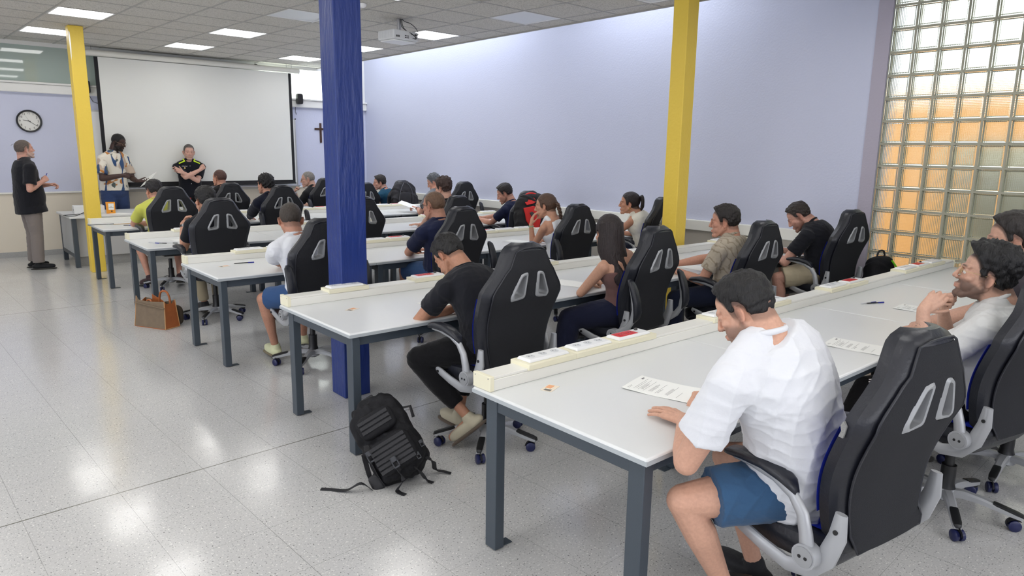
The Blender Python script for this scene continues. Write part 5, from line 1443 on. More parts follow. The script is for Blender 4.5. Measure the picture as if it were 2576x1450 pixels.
    blend(np.exp(-((ax_-0.030)/0.018)**4-((z-0.030-0.1*(0.03-ax_))/0.0042)**2)*(y > 0.06), brc*0.8, 0.8)
    blend(np.exp(-((ax_-0.031)/0.0125)**4-((z-0.004)/0.0030)**2)*(y > 0.075), np.array([0.02, 0.015, 0.01]), 0.75)
    ca = me.color_attributes.new('Col', 'FLOAT_COLOR', 'POINT')
    ca.data.foreach_set('color', np.concatenate([col, np.ones((len(col), 1))], 1).astype(np.float32).ravel())
    me.materials.append(M_skin)
    body = link('person', me, None, O); tag(body, label, 'person', group)
    if 'tattoo' in arms[0]:
        pass
    # eyes (iris discs peeking between the lids)
    if hair[-1] == 'eyes':
        for s_ in (-1, 1):
            ge = G(); ge.mi = 0; ge.ell(H((s_*0.031, 0.0785, 0.004)), [0.0118*hs]*3, Rh, 12, 10); ge.mi = 1
            ge.ell(H((s_*0.031, 0.0875, 0.004)), [0.0048*hs]*3, Rh, 10, 8); obj('eye', ge, [M_eye, M_iris], body, smooth=180)
    # hair
    HM = hairm(hair[1])
    def shell(tt, ts, lo=-0.012, noise=0.0, freq=60, quiff=0.0, name='hair', down=0.0):
        nu, nv = 84, 52; gg_ = G(); vs_ = []; keep = []; cc = np.array([0, -0.014, 0.031]); rad = np.array([0.0775, 0.0985, 0.0925])
        ph = np.linspace(0.0, PI*0.82, nv)[:, None]; th = np.linspace(0, 2*PI, nu, endpoint=False)[None, :]
        D = np.stack([np.sin(ph)*np.cos(th), np.sin(ph)*np.sin(th), np.cos(ph)*np.ones_like(th)], -1); S0 = cc+D*rad
        # follow the forehead where it stands proud of the cranium
        yy, zz = S0[..., 1], S0[..., 2]
        m = sm(zz-zl(yy)-lo, -0.004, 0.020)
        up_ = np.clip(D[..., 2], 0, 1); fr = sm(yy, 0.02, 0.075)
        t = ts+(tt-ts)*sm(zz, 0.03, 0.10) + quiff*fr*up_
        if down: m = np.maximum(m, sm(zz, -0.09, -0.07)*sm(yy, 0.0, -0.03)*down)
        q = D*freq*0.09*10
        if noise:
            rr2 = np.random.default_rng(seed); nz_ = 0
            for _ in range(6):
                k = rr2.normal(size=3)*freq*0.1; nz_ = nz_+np.sin(D @ k*1.0 + 1.5*np.sin(D @ (rr2.normal(size=3)*freq*0.07)))
            t = t + noise*nz_/2.4
        R_ = S0 + D*(t*m)[..., None] - D*(0.010*(1-m))[..., None]
        for i in range(nv):
            for j in range(nu): gg_.v.append(tuple(H(R_[i, j])))
        for i in range(nv-1):
            for j in range(nu):
                k = (j+1) % nu
                if max(m[i, j], m[i+1, j], m[i, k], m[i+1, k]) > 0.02: gg_.f.append((i*nu+j, (i+1)*nu+j, (i+1)*nu+k, i*nu+k)); gg_.m.append(0)
        return obj(name, gg_, HM, body, smooth=180)
    if hk == 'short': shell(hair[3] if len(hair) > 3 else 0.016, max((hair[4] if len(hair) > 4 else 0.005)*0.75, 0.0045), 0.014, 0.0030, 120, hair[5] if len(hair) > 5 else 0.006)
    elif hk == 'buzz': shell(0.0035, 0.0015, 0.02, 0.0008, 120)
    elif hk == 'curly': shell(hair[3], hair[4], 0.01, 0.0060, 130, hair[5] if len(hair) > 5 else 0.01)
    elif hk == 'bald': pass
    elif hk in ('long', 'pony', 'braid'): shell(0.009, 0.007, -0.004, 0.0012, 80, 0.0, down=1.0)
    if hk == 'long':
        gl = G(); r2 = random.Random(3)
        for k in range(30):
            a = PI*(0.02+0.96*k/29)+PI; r0 = 0.075
            st = V((math.cos(a)*0.072, -0.02+math.sin(a)*0.090, 0.02)); pts = [H(st)]
            e0 = H(st); dn_ = V((0, 0, -1))
            mid = e0 + dn_*0.14 - fw*0.015 + ax1*math.cos(a)*0.020; spb = N-fw*(0.155+0.02*math.sin(k)) + ax1*math.cos(a)*0.095 - V((0, 0, 0.22+0.03*r2.random()))
            if abs(math.cos(a)) > 0.9: spb = spb+fw*0.05
            gl.tube(curve_pts([H(st*1.0+V((0, 0, 0.05))), e0, mid, spb.lerp(mid, 0.45), spb], 5), [0.016]*18+[0.011, 0.007, 0.003], 8)
        gm = remeshed(gl, 0.006, 4); gm.materials.append(HM); link('hair_length', gm, body)
    if hk == 'pony':
        gl = G(); b0 = H((0, -0.105, 0.055)); gl.ell(b0, (0.02, 0.02, 0.02)); bk_ = Rh @ V((0, -1, 0))
        for k in range(9):
            a = 2*PI*k/9; of = Rh @ V((math.cos(a)*0.020, 0, math.sin(a)*0.018))
            gl.tube(curve_pts([b0, b0+bk_*0.030+of+V((0, 0, 0.010)), b0+bk_*0.045+of*1.6-V((0, 0, 0.055)), b0+bk_*0.020+of*1.2-V((0, 0, 0.15-0.012*(k % 3)))], 5), [0.014]*5+[0.019]*7+[0.015, 0.011, 0.007, 0.003], 8)
        gm = remeshed(gl, 0.005, 2); gm.materials.append(HM); link('ponytail', gm, body)
        obj('hair_tie', G().tube([b0+bk_*0.006, b0+bk_*0.016], 0.020, 12), M_rub, body, smooth=50)
        for s_ in (-1, 1):
            c_ = H((s_*0.084, -0.008, -0.043)); obj('hoop_earring', G().tube([c_+Rh @ V((0, 0.010*math.cos(a), -0.008+0.010*math.sin(a))) for a in [2*PI*q/14 for q in range(14)]], 0.0024, 6, closed=True), mat('gold', (0.8, 0.55, 0.2), 0.25, metal=1.0), body, smooth=60)
    if hk == 'braid':
        b0 = H((0, -0.108, 0.02)); down_ = V((0.10, -0.06, -1)).normalized(); gl = G(); gl.ell(b0, (0.028, 0.024, 0.028))
        base = [b0+V((0, -0.02, 0)), b0+down_*0.10-fw*0.05, b0+down_*0.22-fw*0.045, b0+down_*0.36-fw*0.02]
        cp_ = curve_pts(base, 16); n_ = len(cp_)
        for s3 in range(3):
            pts, rad = [], []
            for i, p in enumerate(cp_):
                a = i*0.42+2*PI*s3/3; kf = 1-0.45*i/n_
                pts.append(p+ax1*(math.sin(a)*0.015*kf)+fw*(math.sin(2*a)*0.008*kf)); rad.append(0.0135*kf)
            gl.tube(pts, rad, 8)
        gm = gl.mesh('hair_braid', HM, 180); link('hair_braid', gm, body)
    # glasses
    if glasses:
        gc = mat('frame '+str(glasses[0]), srgb(*glasses[0]), 0.35, metal=0.3); rr3 = glasses[1]
        up = glasses[2] if len(glasses) > 2 else 0.0
        off = V((0, -0.075 if up else 0, up)); gf_ = G()
        for s_ in (-1, 1):
            c_ = V((s_*0.032, 0.099, 0.003))+off
            gf_.tube([H(c_+V((0.0215*math.copysign(abs(math.cos(a))**0.7, math.cos(a)), -abs(math.cos(a))*0.002, 0.0165*math.copysign(abs(math.sin(a))**0.7, math.sin(a))))) for a in [2*PI*q/20 for q in range(20)]], rr3, 6, closed=True)
            gf_.tube([H(c_+V((s_*0.025, 0, 0.008))), H(V((s_*0.076, 0.085, 0.010))+off), H(V((s_*0.081, 0.03, 0.010))+off), H(V((s_*0.084, -0.02, 0.006))+(off if up else V((0, 0, 0)))), H(V((s_*0.082, -0.036, -0.014))+(off if up else V((0, 0, 0))))], rr3*0.9, 6)
        gf_.tube([H(V((-0.010, 0.108, 0.007))+off), H(V((0, 0.112, 0.009))+off), H(V((0.010, 0.108, 0.007))+off)], rr3, 6)
        obj('glasses', gf_, gc, body, smooth=60)
    # clothes
    if top:
        tg = G(); kind = top['kind']; gr = top.get('grow', 0.013); cm = top['mat']
        t1 = {'tube': 0.72, 'tank': 0.90}.get(kind, 0.96)
        if kind == 'tank':
            torso(tg, P, N, bulge, ax0, ax1, fw, sc, gr, fat, t0=-0.08, t1=0.90, fem=fem, hem=top.get('hem', 0), narrow=0.27)
            fr_ = spine_frames(P, N, bulge, fw, [0.66, 0.80, 0.93])
            for s_ in (-1, 1):
                for q in (-1, 1):
                    a0 = fr_[0][0]+ax1*s_*0.075*sc+f1*q*0.085*sc; a1 = fr_[1][0]+ax1*s_*0.082*sc+f1*q*0.084*sc; a2 = N-spn*0.035+ax1*s_*0.085*sc+V((0, 0, 0.028))
                    tg.cap(a0, 0.040, a1, 0.034, 10); tg.cap(a1, 0.034, a2, 0.027, 10)
            tg.cap(fr_[1][0]-ax1*0.05-f1*0.055, 0.052*sc, fr_[1][0]+ax1*0.05-f1*0.055, 0.052*sc, 12)
        else:
            torso(tg, P, N, bulge, ax0, ax1, fw, sc, gr, fat, t0=top.get('t0', -0.08), t1=t1, fem=fem, hem=top.get('hem', 0.05))
            if kind != 'tube':
                for s_ in (-1, 1):
                    S, El, W, m1 = info[s_]; th = 1.0-0.14*fem; wid = 0.62 if kind == 'vest' else 1.0; S2 = smid.lerp(S, wid) if kind == 'vest' else S
                    tg.cap(N-spn*0.038+ax1*s_*0.045, 0.047*sc*th+gr, S2+V((0, 0, 0.004)), 0.050*sc*th+gr, 14); tg.cap(smid+ax1*s_*0.09*sc-spn*0.03, 0.07*sc*th+gr, S2, (0.056 if kind != 'vest' else 0.05)*sc*th+gr, 16)
                    if kind == 'vest': continue
                    sl = top.get('sleeve', 0.62); e_ = S.lerp(El, sl) if sl <= 1 else El
                    r1 = 0.050*sc*th*(1+0.5*fat)+gr*0.9; tg.cap(S, r1+0.002, e_, r1*0.93+top.get('flare', 0.010), 18, flat1=(sl <= 1))
                    if sl > 1:
                        e2 = El.lerp(W, sl-1); tg.cap(El, r1*0.86, e2, 0.034*sc+gr*0.7, 16, flat1=True)
        me_t = cloth_mesh(tg, top.get('voxel', max(voxel*1.5, 0.0065)), top.get('wrinkle', 0.008), seed, cm, top.get('name', 'tee_shirt'), body, scale=top.get('wscale', 1.0))
        if kind in ('tee', 'polo', 'shirt'):
            # ribbed neckline / collar around the neck base
            nd = (H((0, -0.03, -0.055))-nb).normalized(); cc = nb + nd*0.020; a1 = ax1; f_ = nd.cross(a1).normalized(); f_ = f_ if f_.dot(fw) > 0 else -f_
            cg = G(); rr4 = 0.067*sc
            if kind == 'tee':
                cg.tube([cc+a1*math.cos(a)*rr4*1.04+f_*(math.sin(a)*rr4*0.95-0.002)-V((0, 0, 1))*(0.018*max(0, math.sin(a))) for a in [2*PI*q/28 for q in range(28)]], 0.0105, 8, flat=(1, 1), closed=True); obj('neckline', cg, cm, me_t, smooth=180)
            else:
                lo = [cc+a1*math.cos(a)*rr4*1.08+f_*math.sin(a)*rr4-V((0, 0, 0.012)) for a in [PI*(0.62+1.76*q/24) for q in range(25)]]
                hi = [cc+a1*math.cos(a)*rr4*0.96+f_*(math.sin(a)*rr4*0.9)+spn*0.028 for a in [PI*(0.60+1.80*q/24) for q in range(25)]]
                ou = [cc+a1*math.cos(a)*rr4*1.28+f_*(math.sin(a)*rr4*1.15)-spn*0.004 for a in [PI*(0.58+1.84*q/24) for q in range(25)]]
                cg.ring([lo, hi, ou], close=False, caps=False); oc = obj('collar', cg, top.get('collar', cm), me_t, smooth=180)
                so_ = oc.modifiers.new('s', 'SOLIDIFY'); so_.thickness = 0.003
    if bottom:
        bg = G(); bk2 = bottom['kind']; bm2 = bottom['mat']; lo_ = bottom.get('loose', 0.012)
        bg.ell(P-V((0, 0, 0.01)), (0.168*sc+lo_, 0.125*sc+lo_, 0.115*sc+lo_*0.3), Matrix((ax0, f0, V((0, 0, 1)))).transposed(), 24, 16)
        if standing: bg.cap(P+V((0, 0, 0.06)), 0.14*sc, P-V((0, 0, 0.04)), 0.15*sc, 20, e=0.75, ax=f0)
        for s_ in (-1, 1):
            hip, kn, an, fdn = K[s_]; mid = hip.lerp(kn, 0.5)
            if bk2 == 'shorts':
                e_ = hip.lerp(kn, bottom.get('len', 0.80)); bg.cap(hip, 0.088*sc+lo_, mid, 0.082*sc+lo_, 18); bg.cap(mid, 0.082*sc+lo_, e_, 0.074*sc+lo_*1.3, 18, flat1=True)
            else:
                bg.cap(hip, 0.088*sc+lo_, mid, 0.079*sc+lo_, 18); bg.cap(mid, 0.079*sc+lo_, kn, 0.058*sc+lo_, 18); bt = bottom.get('hem', 0.93)
                q = kn.lerp(an, bt); bg.cap(kn, 0.058*sc+lo_, kn.lerp(an, 0.4), 0.056*sc+lo_, 16); bg.cap(kn.lerp(an, 0.4), 0.056*sc+lo_, q, bottom.get('cuff', 0.052), 16, flat1=True)
        cloth_mesh(bg, bottom.get('voxel', max(voxel*1.6, 0.007)), bottom.get('wrinkle', 0.007), seed+9, bm2, bottom.get('name', 'trousers'), body, scale=0.9)
    if shoes:
        sm_ = cloth('shoe %s' % (shoes,), shoes, rough=0.6)
        for s_ in (-1, 1):
            hip, kn, an, fdn = K[s_]; sdn = V((0, 0, 1)).cross(fdn).normalized(); R3 = None
            up3 = V((0, 0, 1)) if abs(fdn.z) < 0.3 else (fdn.cross(V(fdn.y, -fdn.x, 0)) if False else (V((0, 0, 1))-fdn*fdn.z).normalized())
            sdn = up3.cross(fdn).normalized(); R3 = Matrix((sdn, fdn, up3)).transposed(); gs_ = G()
            b0 = an - up3*0.042
            sup(gs_, b0+fdn*0.055-up3*0.0, (0.045*sc, 0.135*sc, 0.038), R3, 0.75); gs_.cap(an+up3*0.0, 0.040*sc, b0-fdn*0.01, 0.046*sc, 14); gs_.ell(b0+fdn*0.125-up3*0.012, (0.043, 0.055, 0.024), R3)
            me_s = remeshed(gs_, 0.006, 4); me_s.materials.append(sm_); so = link('shoe', me_s, body)
            gs2 = G(); sup(gs2, b0+fdn*0.055-up3*0.034, (0.050*sc, 0.148*sc, 0.012), R3, 0.6); obj('sole', gs2, cloth('sole', bottom.get('sole', (60, 58, 55)) if bottom else (60, 58, 55)) if not (bottom and 'sole' in bottom) else cloth('sole %s' % (bottom['sole'],), bottom['sole']), so, smooth=60)
    return body, dict(Sh=Sh, info=info, K=K, C=C, Rh=Rh, O=O, N=N, P=P, H=H, ax1=ax1, f1=f1)
# ------------------------------------------------------------------ the people
W_TEE = cloth('white cotton', (222, 224, 229)); B_TEE = cloth('black cotton', (27, 28, 34)); NAVY = cloth('navy cotton', (32, 38, 66)); DNAVY = cloth('dark navy cotton', (24, 27, 42))
JEAN = cloth('blue denim', (54, 82, 124)); DJEAN = cloth('dark denim', (26, 32, 52)); BLK = cloth('black trousers cloth', (14, 14, 17))
def A(w, p, d=None, n=(0, 0, 1), pose='relax', **k):
    r = dict(w=w, p=p, n=n, pose=pose, **k)
    if d: r['d'] = d
    return r
SEAT = {}
tz = TT+0.034
# ---- nearest row
p, I = person('R1a', 'person in white tee and petrol blue shorts with short black hair, nearest the camera', (2.3, 1.03), (2.33, 1.05, 0.60), (2.06, 1.11, 1.155), (2.055, 1.195, 1.235), (12, 32, 6), 4,
    [A((2.085, 1.42, tz), (1.72, 1.25, 0.50), (0.22, 0.95, -0.03), pose='flat', up=-0.035, fwd=0.03), A((2.42, 1.50, tz), (2.62, 1.2, 0.6), (-0.8, 0.5, 0), pose='hold')],
    legs=[((1.93, 1.30, 0.555), (2.16, 1.22, 0.11), (0.35, 1, 0)), ((2.36, 1.40, 0.56), (2.46, 1.30, 0.10), (0.1, 1, 0))],
    skin=(214, 160, 132), sc=1.07, hs=0.94, bulge=0.085, voxel=0.0038, hair=('short', (24, 22, 23), 0.85, 0.020, 0.006, 0.016), beard=((70, 58, 54), 0.6), fat=0.03,
    top=dict(kind='tee', mat=W_TEE, grow=0.017, wrinkle=0.012, hem=0.05, sleeve=0.66, flare=0.014, voxel=0.006), bottom=dict(kind='shorts', mat=cloth('petrol blue cotton', (56, 88, 122)), name='shorts', loose=0.018, len=0.72, wrinkle=0.011, sole=(225, 225, 225)), shoes=(30, 30, 34), seed=5)
p, I = person('R1b', 'person with curly dark hair, wire glasses and white tee, fingers on the mouth', (3.8, 1.0), (3.80, 0.96, 0.62), (3.84, 0.90, 1.06), (3.785, 0.985, 1.20), (20, -10, 0), 6,
    [A((3.54, 1.15, 1.04), (3.40, 1.25, 0.0), (0.55, -0.42, 0.62), n=(-0.7, -0.5, 0.3), pose='chin'), A((3.86, 1.16, 0.98), (4.15, 1.35, 0.5), (-0.45, -0.05, 0.9), n=(-0.3, 0.9, 0.1), pose='fist')],
    legs=[((3.62, 1.38, 0.57), (3.56, 1.52, 0.11), (-0.2, 1, 0)), None],
    skin=(216, 166, 140), sc=0.98, bulge=0.06, voxel=0.0040, hair=('curly', (26, 25, 27), 0.9, 0.042, 0.010, 0.014, 'eyes'), beard=((48, 40, 38), 0.75), glasses=((196, 168, 120), 0.0013),
    top=dict(kind='tee', mat=cloth('off white tee', (214, 215, 214)), grow=0.018, wrinkle=0.012, hem=0.05, sleeve=0.7, flare=0.014), bottom=dict(kind='long', mat=cloth('black track trousers', (24, 22, 24)), loose=0.016), seed=8)
# side stripes of the track trousers
g = G()
for dz, dy in ((0.0, 0), (0.012, 0.0)): g.tube([V((3.69, 1.06, 0.68+dz))-I['O'], V((3.60, 1.22, 0.665+dz))-I['O'], V((3.56, 1.36, 0.63+dz))-I['O']], 0.003, 6)
obj('side_stripe', g, cloth('white stripe', (225, 215, 215)), p, smooth=60)
# forearm tattoo as a dark ink sleeve of thin strokes on the left forearm
S, El, Wr, m1 = I['info'][-1]; g = G(); rnd = random.Random(4); dd = (Wr-El); a1_ = dd.orthogonal().normalized(); b1_ = dd.normalized().cross(a1_)
for k in range(34):
    t_ = rnd.uniform(0.18, 0.78); th = rnd.uniform(0, 2*PI); r_ = 0.0415-0.017*max(0, (t_-0.3)/0.7)+0.0004; pts = []
    st_ = rnd.uniform(-0.02, 0.02)
    for q in range(6):
        pts.append(El+dd*(t_+st_*q)+(a1_*math.cos(th)+b1_*math.sin(th))*r_*0.985); th += 0.22
    g.tube(pts, 0.0016, 5)
o = obj('tattoo', g, mat('tattoo ink', srgb(70, 66, 70), 0.6), p, smooth=60); o['kind'] = 'stuff'
p, I = person('R1c', 'person with swept back dark hair and charcoal tee, behind the curly haired one', (4.52, 0.95), (4.50, 0.93, 0.62), (4.40, 0.92, 1.17), (4.28, 1.02, 1.325), (20, 5, 0), 8,
    [A((4.30, 1.45, tz), (4.1, 1.2, 0.5)), A((4.6, 1.45, tz), (4.9, 1.2, 0.5))], skin=(212, 160, 134), sc=1.04, voxel=0.005, hair=('short', (44, 38, 36), 0.75, 0.026, 0.004, 0.02, 'eyes'), beard=((90, 70, 60), 0.3),
    top=dict(kind='tee', mat=cloth('charcoal tee', (62, 58, 64)), grow=0.016, wrinkle=0.008), bottom=dict(kind='long', mat=DJEAN), seed=12)
# ---- second row
p, I = person('R2a', 'person in black tee and black trousers hunched over the table, one foot tucked back', (2.52, 3.1), (2.52, 3.08, 0.62), (2.545, 3.33, 1.015), (2.49, 3.465, 1.105), (14, 50, 8), 4,
    [A((2.52, 3.46, tz), (2.12, 3.62, 0.55), (0.75, -0.35, -0.35), n=(0.2, 0.2, 1), pose='relax'), A((2.70, 3.58, tz), (3.0, 3.5, 0.6), (-0.9, 0.2, 0), pose='hold')],
    legs=[((2.19, 3.36, 0.53), (2.36, 3.10, 0.20), (-0.30, 0.62, -0.62)), ((2.66, 3.46, 0.58), (2.50, 3.38, 0.11), (0, 1, 0))],
    skin=(190, 132, 100), sc=0.97, hs=1.0, bulge=0.10, voxel=0.0042, hair=('short', (30, 28, 28), 0.9, 0.022, 0.011, 0.012), 
    top=dict(kind='tee', mat=B_TEE, grow=0.014, wrinkle=0.009, sleeve=0.6, hem=0.1), bottom=dict(kind='long', mat=BLK, loose=0.016, hem=0.78, cuff=0.05, sole=(96, 84, 74)), shoes=(186, 178, 156), seed=15)
LBR = cloth('ribbed brown knit', (118, 88, 84))
p, I = person('R2b', 'person with long straight dark hair and brown tube top, seated in the second row', (3.84, 3.22), (3.84, 3.16, 0.63), (3.765, 3.21, 1.03), (3.735, 3.275, 1.18), (-20, 12, 0), 4,
    [A((3.80, 3.50, tz), (3.45, 3.45, 0.6), (0.9, 0.25, 0), pose='relax'), A((3.98, 3.52, tz), (4.2, 3.4, 0.6), (-0.8, 0.5, 0))],
    legs=[((3.56, 3.46, 0.55), (3.40, 3.40, 0.11), (-0.3, 1, 0)), None], skin=(206, 152, 122), sc=0.93, fem=1.0, bulge=0.05, voxel=0.0045, hair=('long', (44, 32, 32)),
    top=dict(kind='tube', mat=LBR, grow=0.008, wrinkle=0.004, bare=True, name='tube_top'), bottom=dict(kind='long', mat=cloth('navy wide trousers', (28, 32, 54)), loose=0.03, cuff=0.085), seed=18)
p, I = person('R2c', 'person in a beige leaf patterned tee, elbows on the second row table', (5.12, 3.15), (5.12, 3.10, 0.61), (5.13, 3.14, 1.06), (5.10, 3.215, 1.195), (26, 6, 0), 6,
    [A((4.86, 3.50, tz), (4.85, 3.2, 0.5), (-0.55, 0.8, 0), pose='relax'), A((5.04, 3.66, tz+0.01), (5.4, 3.4, 0.6), (-0.9, 0.3, 0), pose='curl')],
    legs=[((4.80, 3.44, 0.55), (4.78, 3.42, 0.11), (-0.2, 1, 0)), None], skin=(208, 148, 120), sc=0.98, voxel=0.0045, hair=('short', (42, 36, 34), 0.85, 0.020, 0.009, 0.020),
    top=dict(kind='tee', mat=cloth('beige leaf print tee', (178, 167, 150), [('wave', (150, 138, 120), (7, 9, 7), 0.80, 0.95, (0, 0, 0))]), grow=0.016, wrinkle=0.008), bottom=dict(kind='long', mat=DJEAN, loose=0.014), seed=21)
p, I = person('R2d', 'person in black tee and beige shorts bent over the table beside the glass blocks', (6.72, 3.12), (6.72, 3.08, 0.64), (6.75, 3.24, 1.085), (6.64, 3.36, 1.15), (28, 38, 5), 8,
    [A((6.58, 3.58, tz), (6.25, 3.3, 0.5), (-0.2, 1, 0), pose='flat'), A((6.86, 3.62, tz), (7.15, 3.4, 0.6), (-0.8, 0.4, 0), pose='hold')],
    legs=[((6.40, 3.40, 0.56), (6.42, 3.36, 0.11), (-0.2, 1, 0)), None], skin=(214, 156, 134), sc=1.07, fat=0.025, bulge=0.09, voxel=0.005, hair=('short', (50, 40, 36), 0.55, 0.018, 0.003, 0.012), beard=((110, 72, 56), 0.7),
    top=dict(kind='tee', mat=B_TEE, grow=0.018, wrinkle=0.008, hem=0.1), bottom=dict(kind='shorts', mat=cloth('beige cargo cotton', (188, 176, 150)), name='shorts', loose=0.02, len=0.86, wrinkle=0.011), seed=24)
# ---- third row
p, I = person('R3a', 'person with cropped hair, white tee and denim shorts beside the blue column', (2.4, 5.24), (2.38, 5.20, 0.60), (2.31, 5.27, 1.04), (2.295, 5.35, 1.185), (-16, 10, 0), 4,
    [A((2.34, 5.74, tz), (1.55, 5.62, 0.75), (0.9, 0.3, 0)), A((2.50, 5.68, tz), (2.85, 5.5, 0.6), (-0.8, 0.4, 0))],
    legs=[((2.10, 5.50, 0.54), (2.21, 5.58, 0.11), (0.0, 1, 0)), ((2.50, 5.60, 0.55), (2.52, 5.72, 0.11), (0.1, 1, 0))], skin=(196, 138, 110), sc=0.98, fat=0.01, voxel=0.005, hair=('buzz', (72, 62, 54), 0.8),
    top=dict(kind='tee', mat=W_TEE, grow=0.018, wrinkle=0.008, sleeve=0.72, flare=0.016), bottom=dict(kind='shorts', mat=JEAN, name='shorts', loose=0.015, len=0.86, sole=(120, 110, 90)), shoes=(214, 216, 178), seed=27)
p, I = person('R3b', 'person with thin cropped brown hair, black framed glasses and navy tee', (3.74, 5.3), (3.74, 5.26, 0.64), (3.72, 5.31, 1.08), (3.69, 5.38, 1.235), (16, 6, 0), 4,
    [A((3.68, 5.76, tz), (3.25, 5.62, 0.5), (0.8, 0.5, 0)), A((3.90, 5.74, tz), (4.2, 5.5, 0.6), (-0.7, 0.5, 0))], skin=(208, 146, 118), sc=1.04, fat=0.02, voxel=0.005, hair=('buzz', (118, 88, 66), 0.55), glasses=((22, 22, 24), 0.0028),
    top=dict(kind='tee', mat=NAVY, grow=0.016, wrinkle=0.008, sleeve=0.68), bottom=dict(kind='shorts', mat=JEAN, name='shorts', loose=0.014, len=0.9), seed=30)
p, I = person('R3c', 'person with a long brown braid and white tank top, cheek on the hand', (5.2, 5.26), (5.22, 5.22, 0.61), (5.16, 5.31, 1.03), (5.125, 5.39, 1.175), (30, 8, 6), 8,
    [A((4.985, 5.46, 0.985), (5.04, 5.9, 0.2), (0.20, -0.04, 0.95), n=(-0.8, 0.3, 0.1), pose='relax'), A((5.36, 5.66, tz), (5.6, 5.5, 0.6), (-0.8, 0.4, 0))], skin=(206, 148, 116), sc=0.93, fem=1.0, voxel=0.005, hair=('braid', (98, 72, 56)),
    top=dict(kind='tank', mat=cloth('white ribbed knit', (228, 230, 234)), grow=0.010, wrinkle=0.004, bare=True, name='tank_top'), bottom=dict(kind='long', mat=BLK, loose=0.012), seed=33)
g = G(); S, El, Wr, m1 = I['info'][-1]; dv = (Wr-El).normalized(); a1_ = dv.orthogonal().normalized(); b1_ = dv.cross(a1_)
g.tube([El.lerp(Wr, 0.93)+(a1_*math.cos(a)+b1_*math.sin(a))*0.028 for a in [2*PI*q/18 for q in range(18)]], 0.004, 6, closed=True)
obj('bracelet', g, mat('green white band', srgb(120, 180, 150), 0.5), p, smooth=60)
p, I = person('R3d', 'person with dark ponytail, gold hoop earring and cream vest', (6.6, 5.2), (6.60, 5.16, 0.64), (6.52, 5.28, 1.03), (6.46, 5.36, 1.16), (36, 2, 0), 8,
    [A((6.40, 5.68, tz), (6.1, 5.4, 0.6), (0.3, 1, 0)), A((6.65, 5.68, tz), (6.95, 5.5, 0.6), (-0.7, 0.5, 0))], skin=(202, 142, 110), sc=0.95, fem=1.0, voxel=0.0055, hair=('pony', (40, 30, 32)),
    top=dict(kind='vest', mat=cloth('cream vest cloth', (234, 230, 216)), grow=0.016, wrinkle=0.006, bare=True, name='vest'), bottom=dict(kind='long', mat=DJEAN), seed=36)
# ---- fourth row
p, I = person('R4a', 'person with thick black hair and black tee, watch on the raised wrist', (2.31, 7.3), (2.31, 7.26, 0.63), (2.305, 7.33, 1.05), (2.29, 7.41, 1.21), (12, 4, 0), 4,
    [A((2.11, 7.58, 0.97), (2.0, 7.95, 0.2), (0.30, -0.32, 0.6), n=(-0.7, 0.5, 0.4), pose='curl'), A((2.5, 7.74, tz), (2.8, 7.5, 0.6), (-0.8, 0.4, 0))],
    legs=[((2.22, 7.66, 0.56), (2.28, 7.62, 0.11), (0, 1, 0)), None], skin=(206, 148, 118), sc=0.98, voxel=0.0055, hair=('short', (28, 26, 27), 0.95, 0.022, 0.013, 0.01),
    top=dict(kind='tee', mat=B_TEE, grow=0.015, wrinkle=0.006), bottom=dict(kind='long', mat=cloth('light khaki cloth', (176, 164, 138)), loose=0.012), seed=39)
def band(I, side, at, r, w, m, body, name='wrist_watch', face=None):
    S, El, Wr, m1 = I['info'][side]; dv = (Wr-El).normalized(); a1_ = dv.orthogonal().normalized(); b1_ = dv.cross(a1_); c = El.lerp(Wr, at); g = G()
    g.ring([[c+dv*(-w+2*w*k)+(a1_*math.cos(a)+b1_*math.sin(a))*(r+0.003) for a in [2*PI*q/20 for q in range(20)]] for k in (0, 1)])
    o = obj(name, g, m, body, smooth=50)
    g = G(); up_ = V((0, -0.3, 1)); up_ = (up_-dv*up_.dot(dv)).normalized(); g.tube([c+up_*(r+0.002), c+up_*(r+0.011)], 0.016, 14); obj('watch_face', g, face or M_alu, o, smooth=40)
band(I, -1, 0.90, 0.030, 0.011, M_rub, p)
p, I = person('R4d', 'person with curly brown hair, thin glasses and black tee in the fourth row', (5.2, 7.3), (5.20, 7.26, 0.58), (5.20, 7.27, 1.09), (5.18, 7.34, 1.265), (20, 8, 0), 10,
    [A((5.13, 7.76, tz), (4.85, 7.45, 0.6), (-0.5, 0.6, 0), pose='flat'), A((5.4, 7.7, tz), (5.7, 7.5, 0.6), (-0.8, 0.4, 0))], skin=(214, 160, 134), sc=1.0, voxel=0.006, hair=('curly', (72, 52, 46), 0.8, 0.030, 0.006, 0.008), glasses=((40, 40, 44), 0.0016),
    top=dict(kind='tee', mat=B_TEE, grow=0.015, wrinkle=0.006), bottom=dict(kind='long', mat=DJEAN), seed=42)
p, I = person('R4e', 'person in navy tee looking down, beside the red and black backpack', (6.38, 7.3), (6.40, 7.26, 0.61), (6.42, 7.40, 1.02), (6.35, 7.51, 1.16), (44, 24, 0), 14,
    [A((6.14, 7.82, tz+0.02), (6.1, 7.4, 0.5), (-0.2, 0.7, 0.15), pose='curl'), A((6.30, 7.92, tz+0.02), (6.7, 7.7, 0.6), (-0.8, 0.5, 0.1), pose='curl')], skin=(212, 150, 124), sc=0.98, voxel=0.006, hair=('short', (42, 36, 36), 0.7, 0.020, 0.004, 0.010), beard=((80, 60, 52), 0.35),
    top=dict(kind='tee', mat=NAVY, grow=0.014, wrinkle=0.006), bottom=dict(kind='long', mat=DJEAN), seed=45)
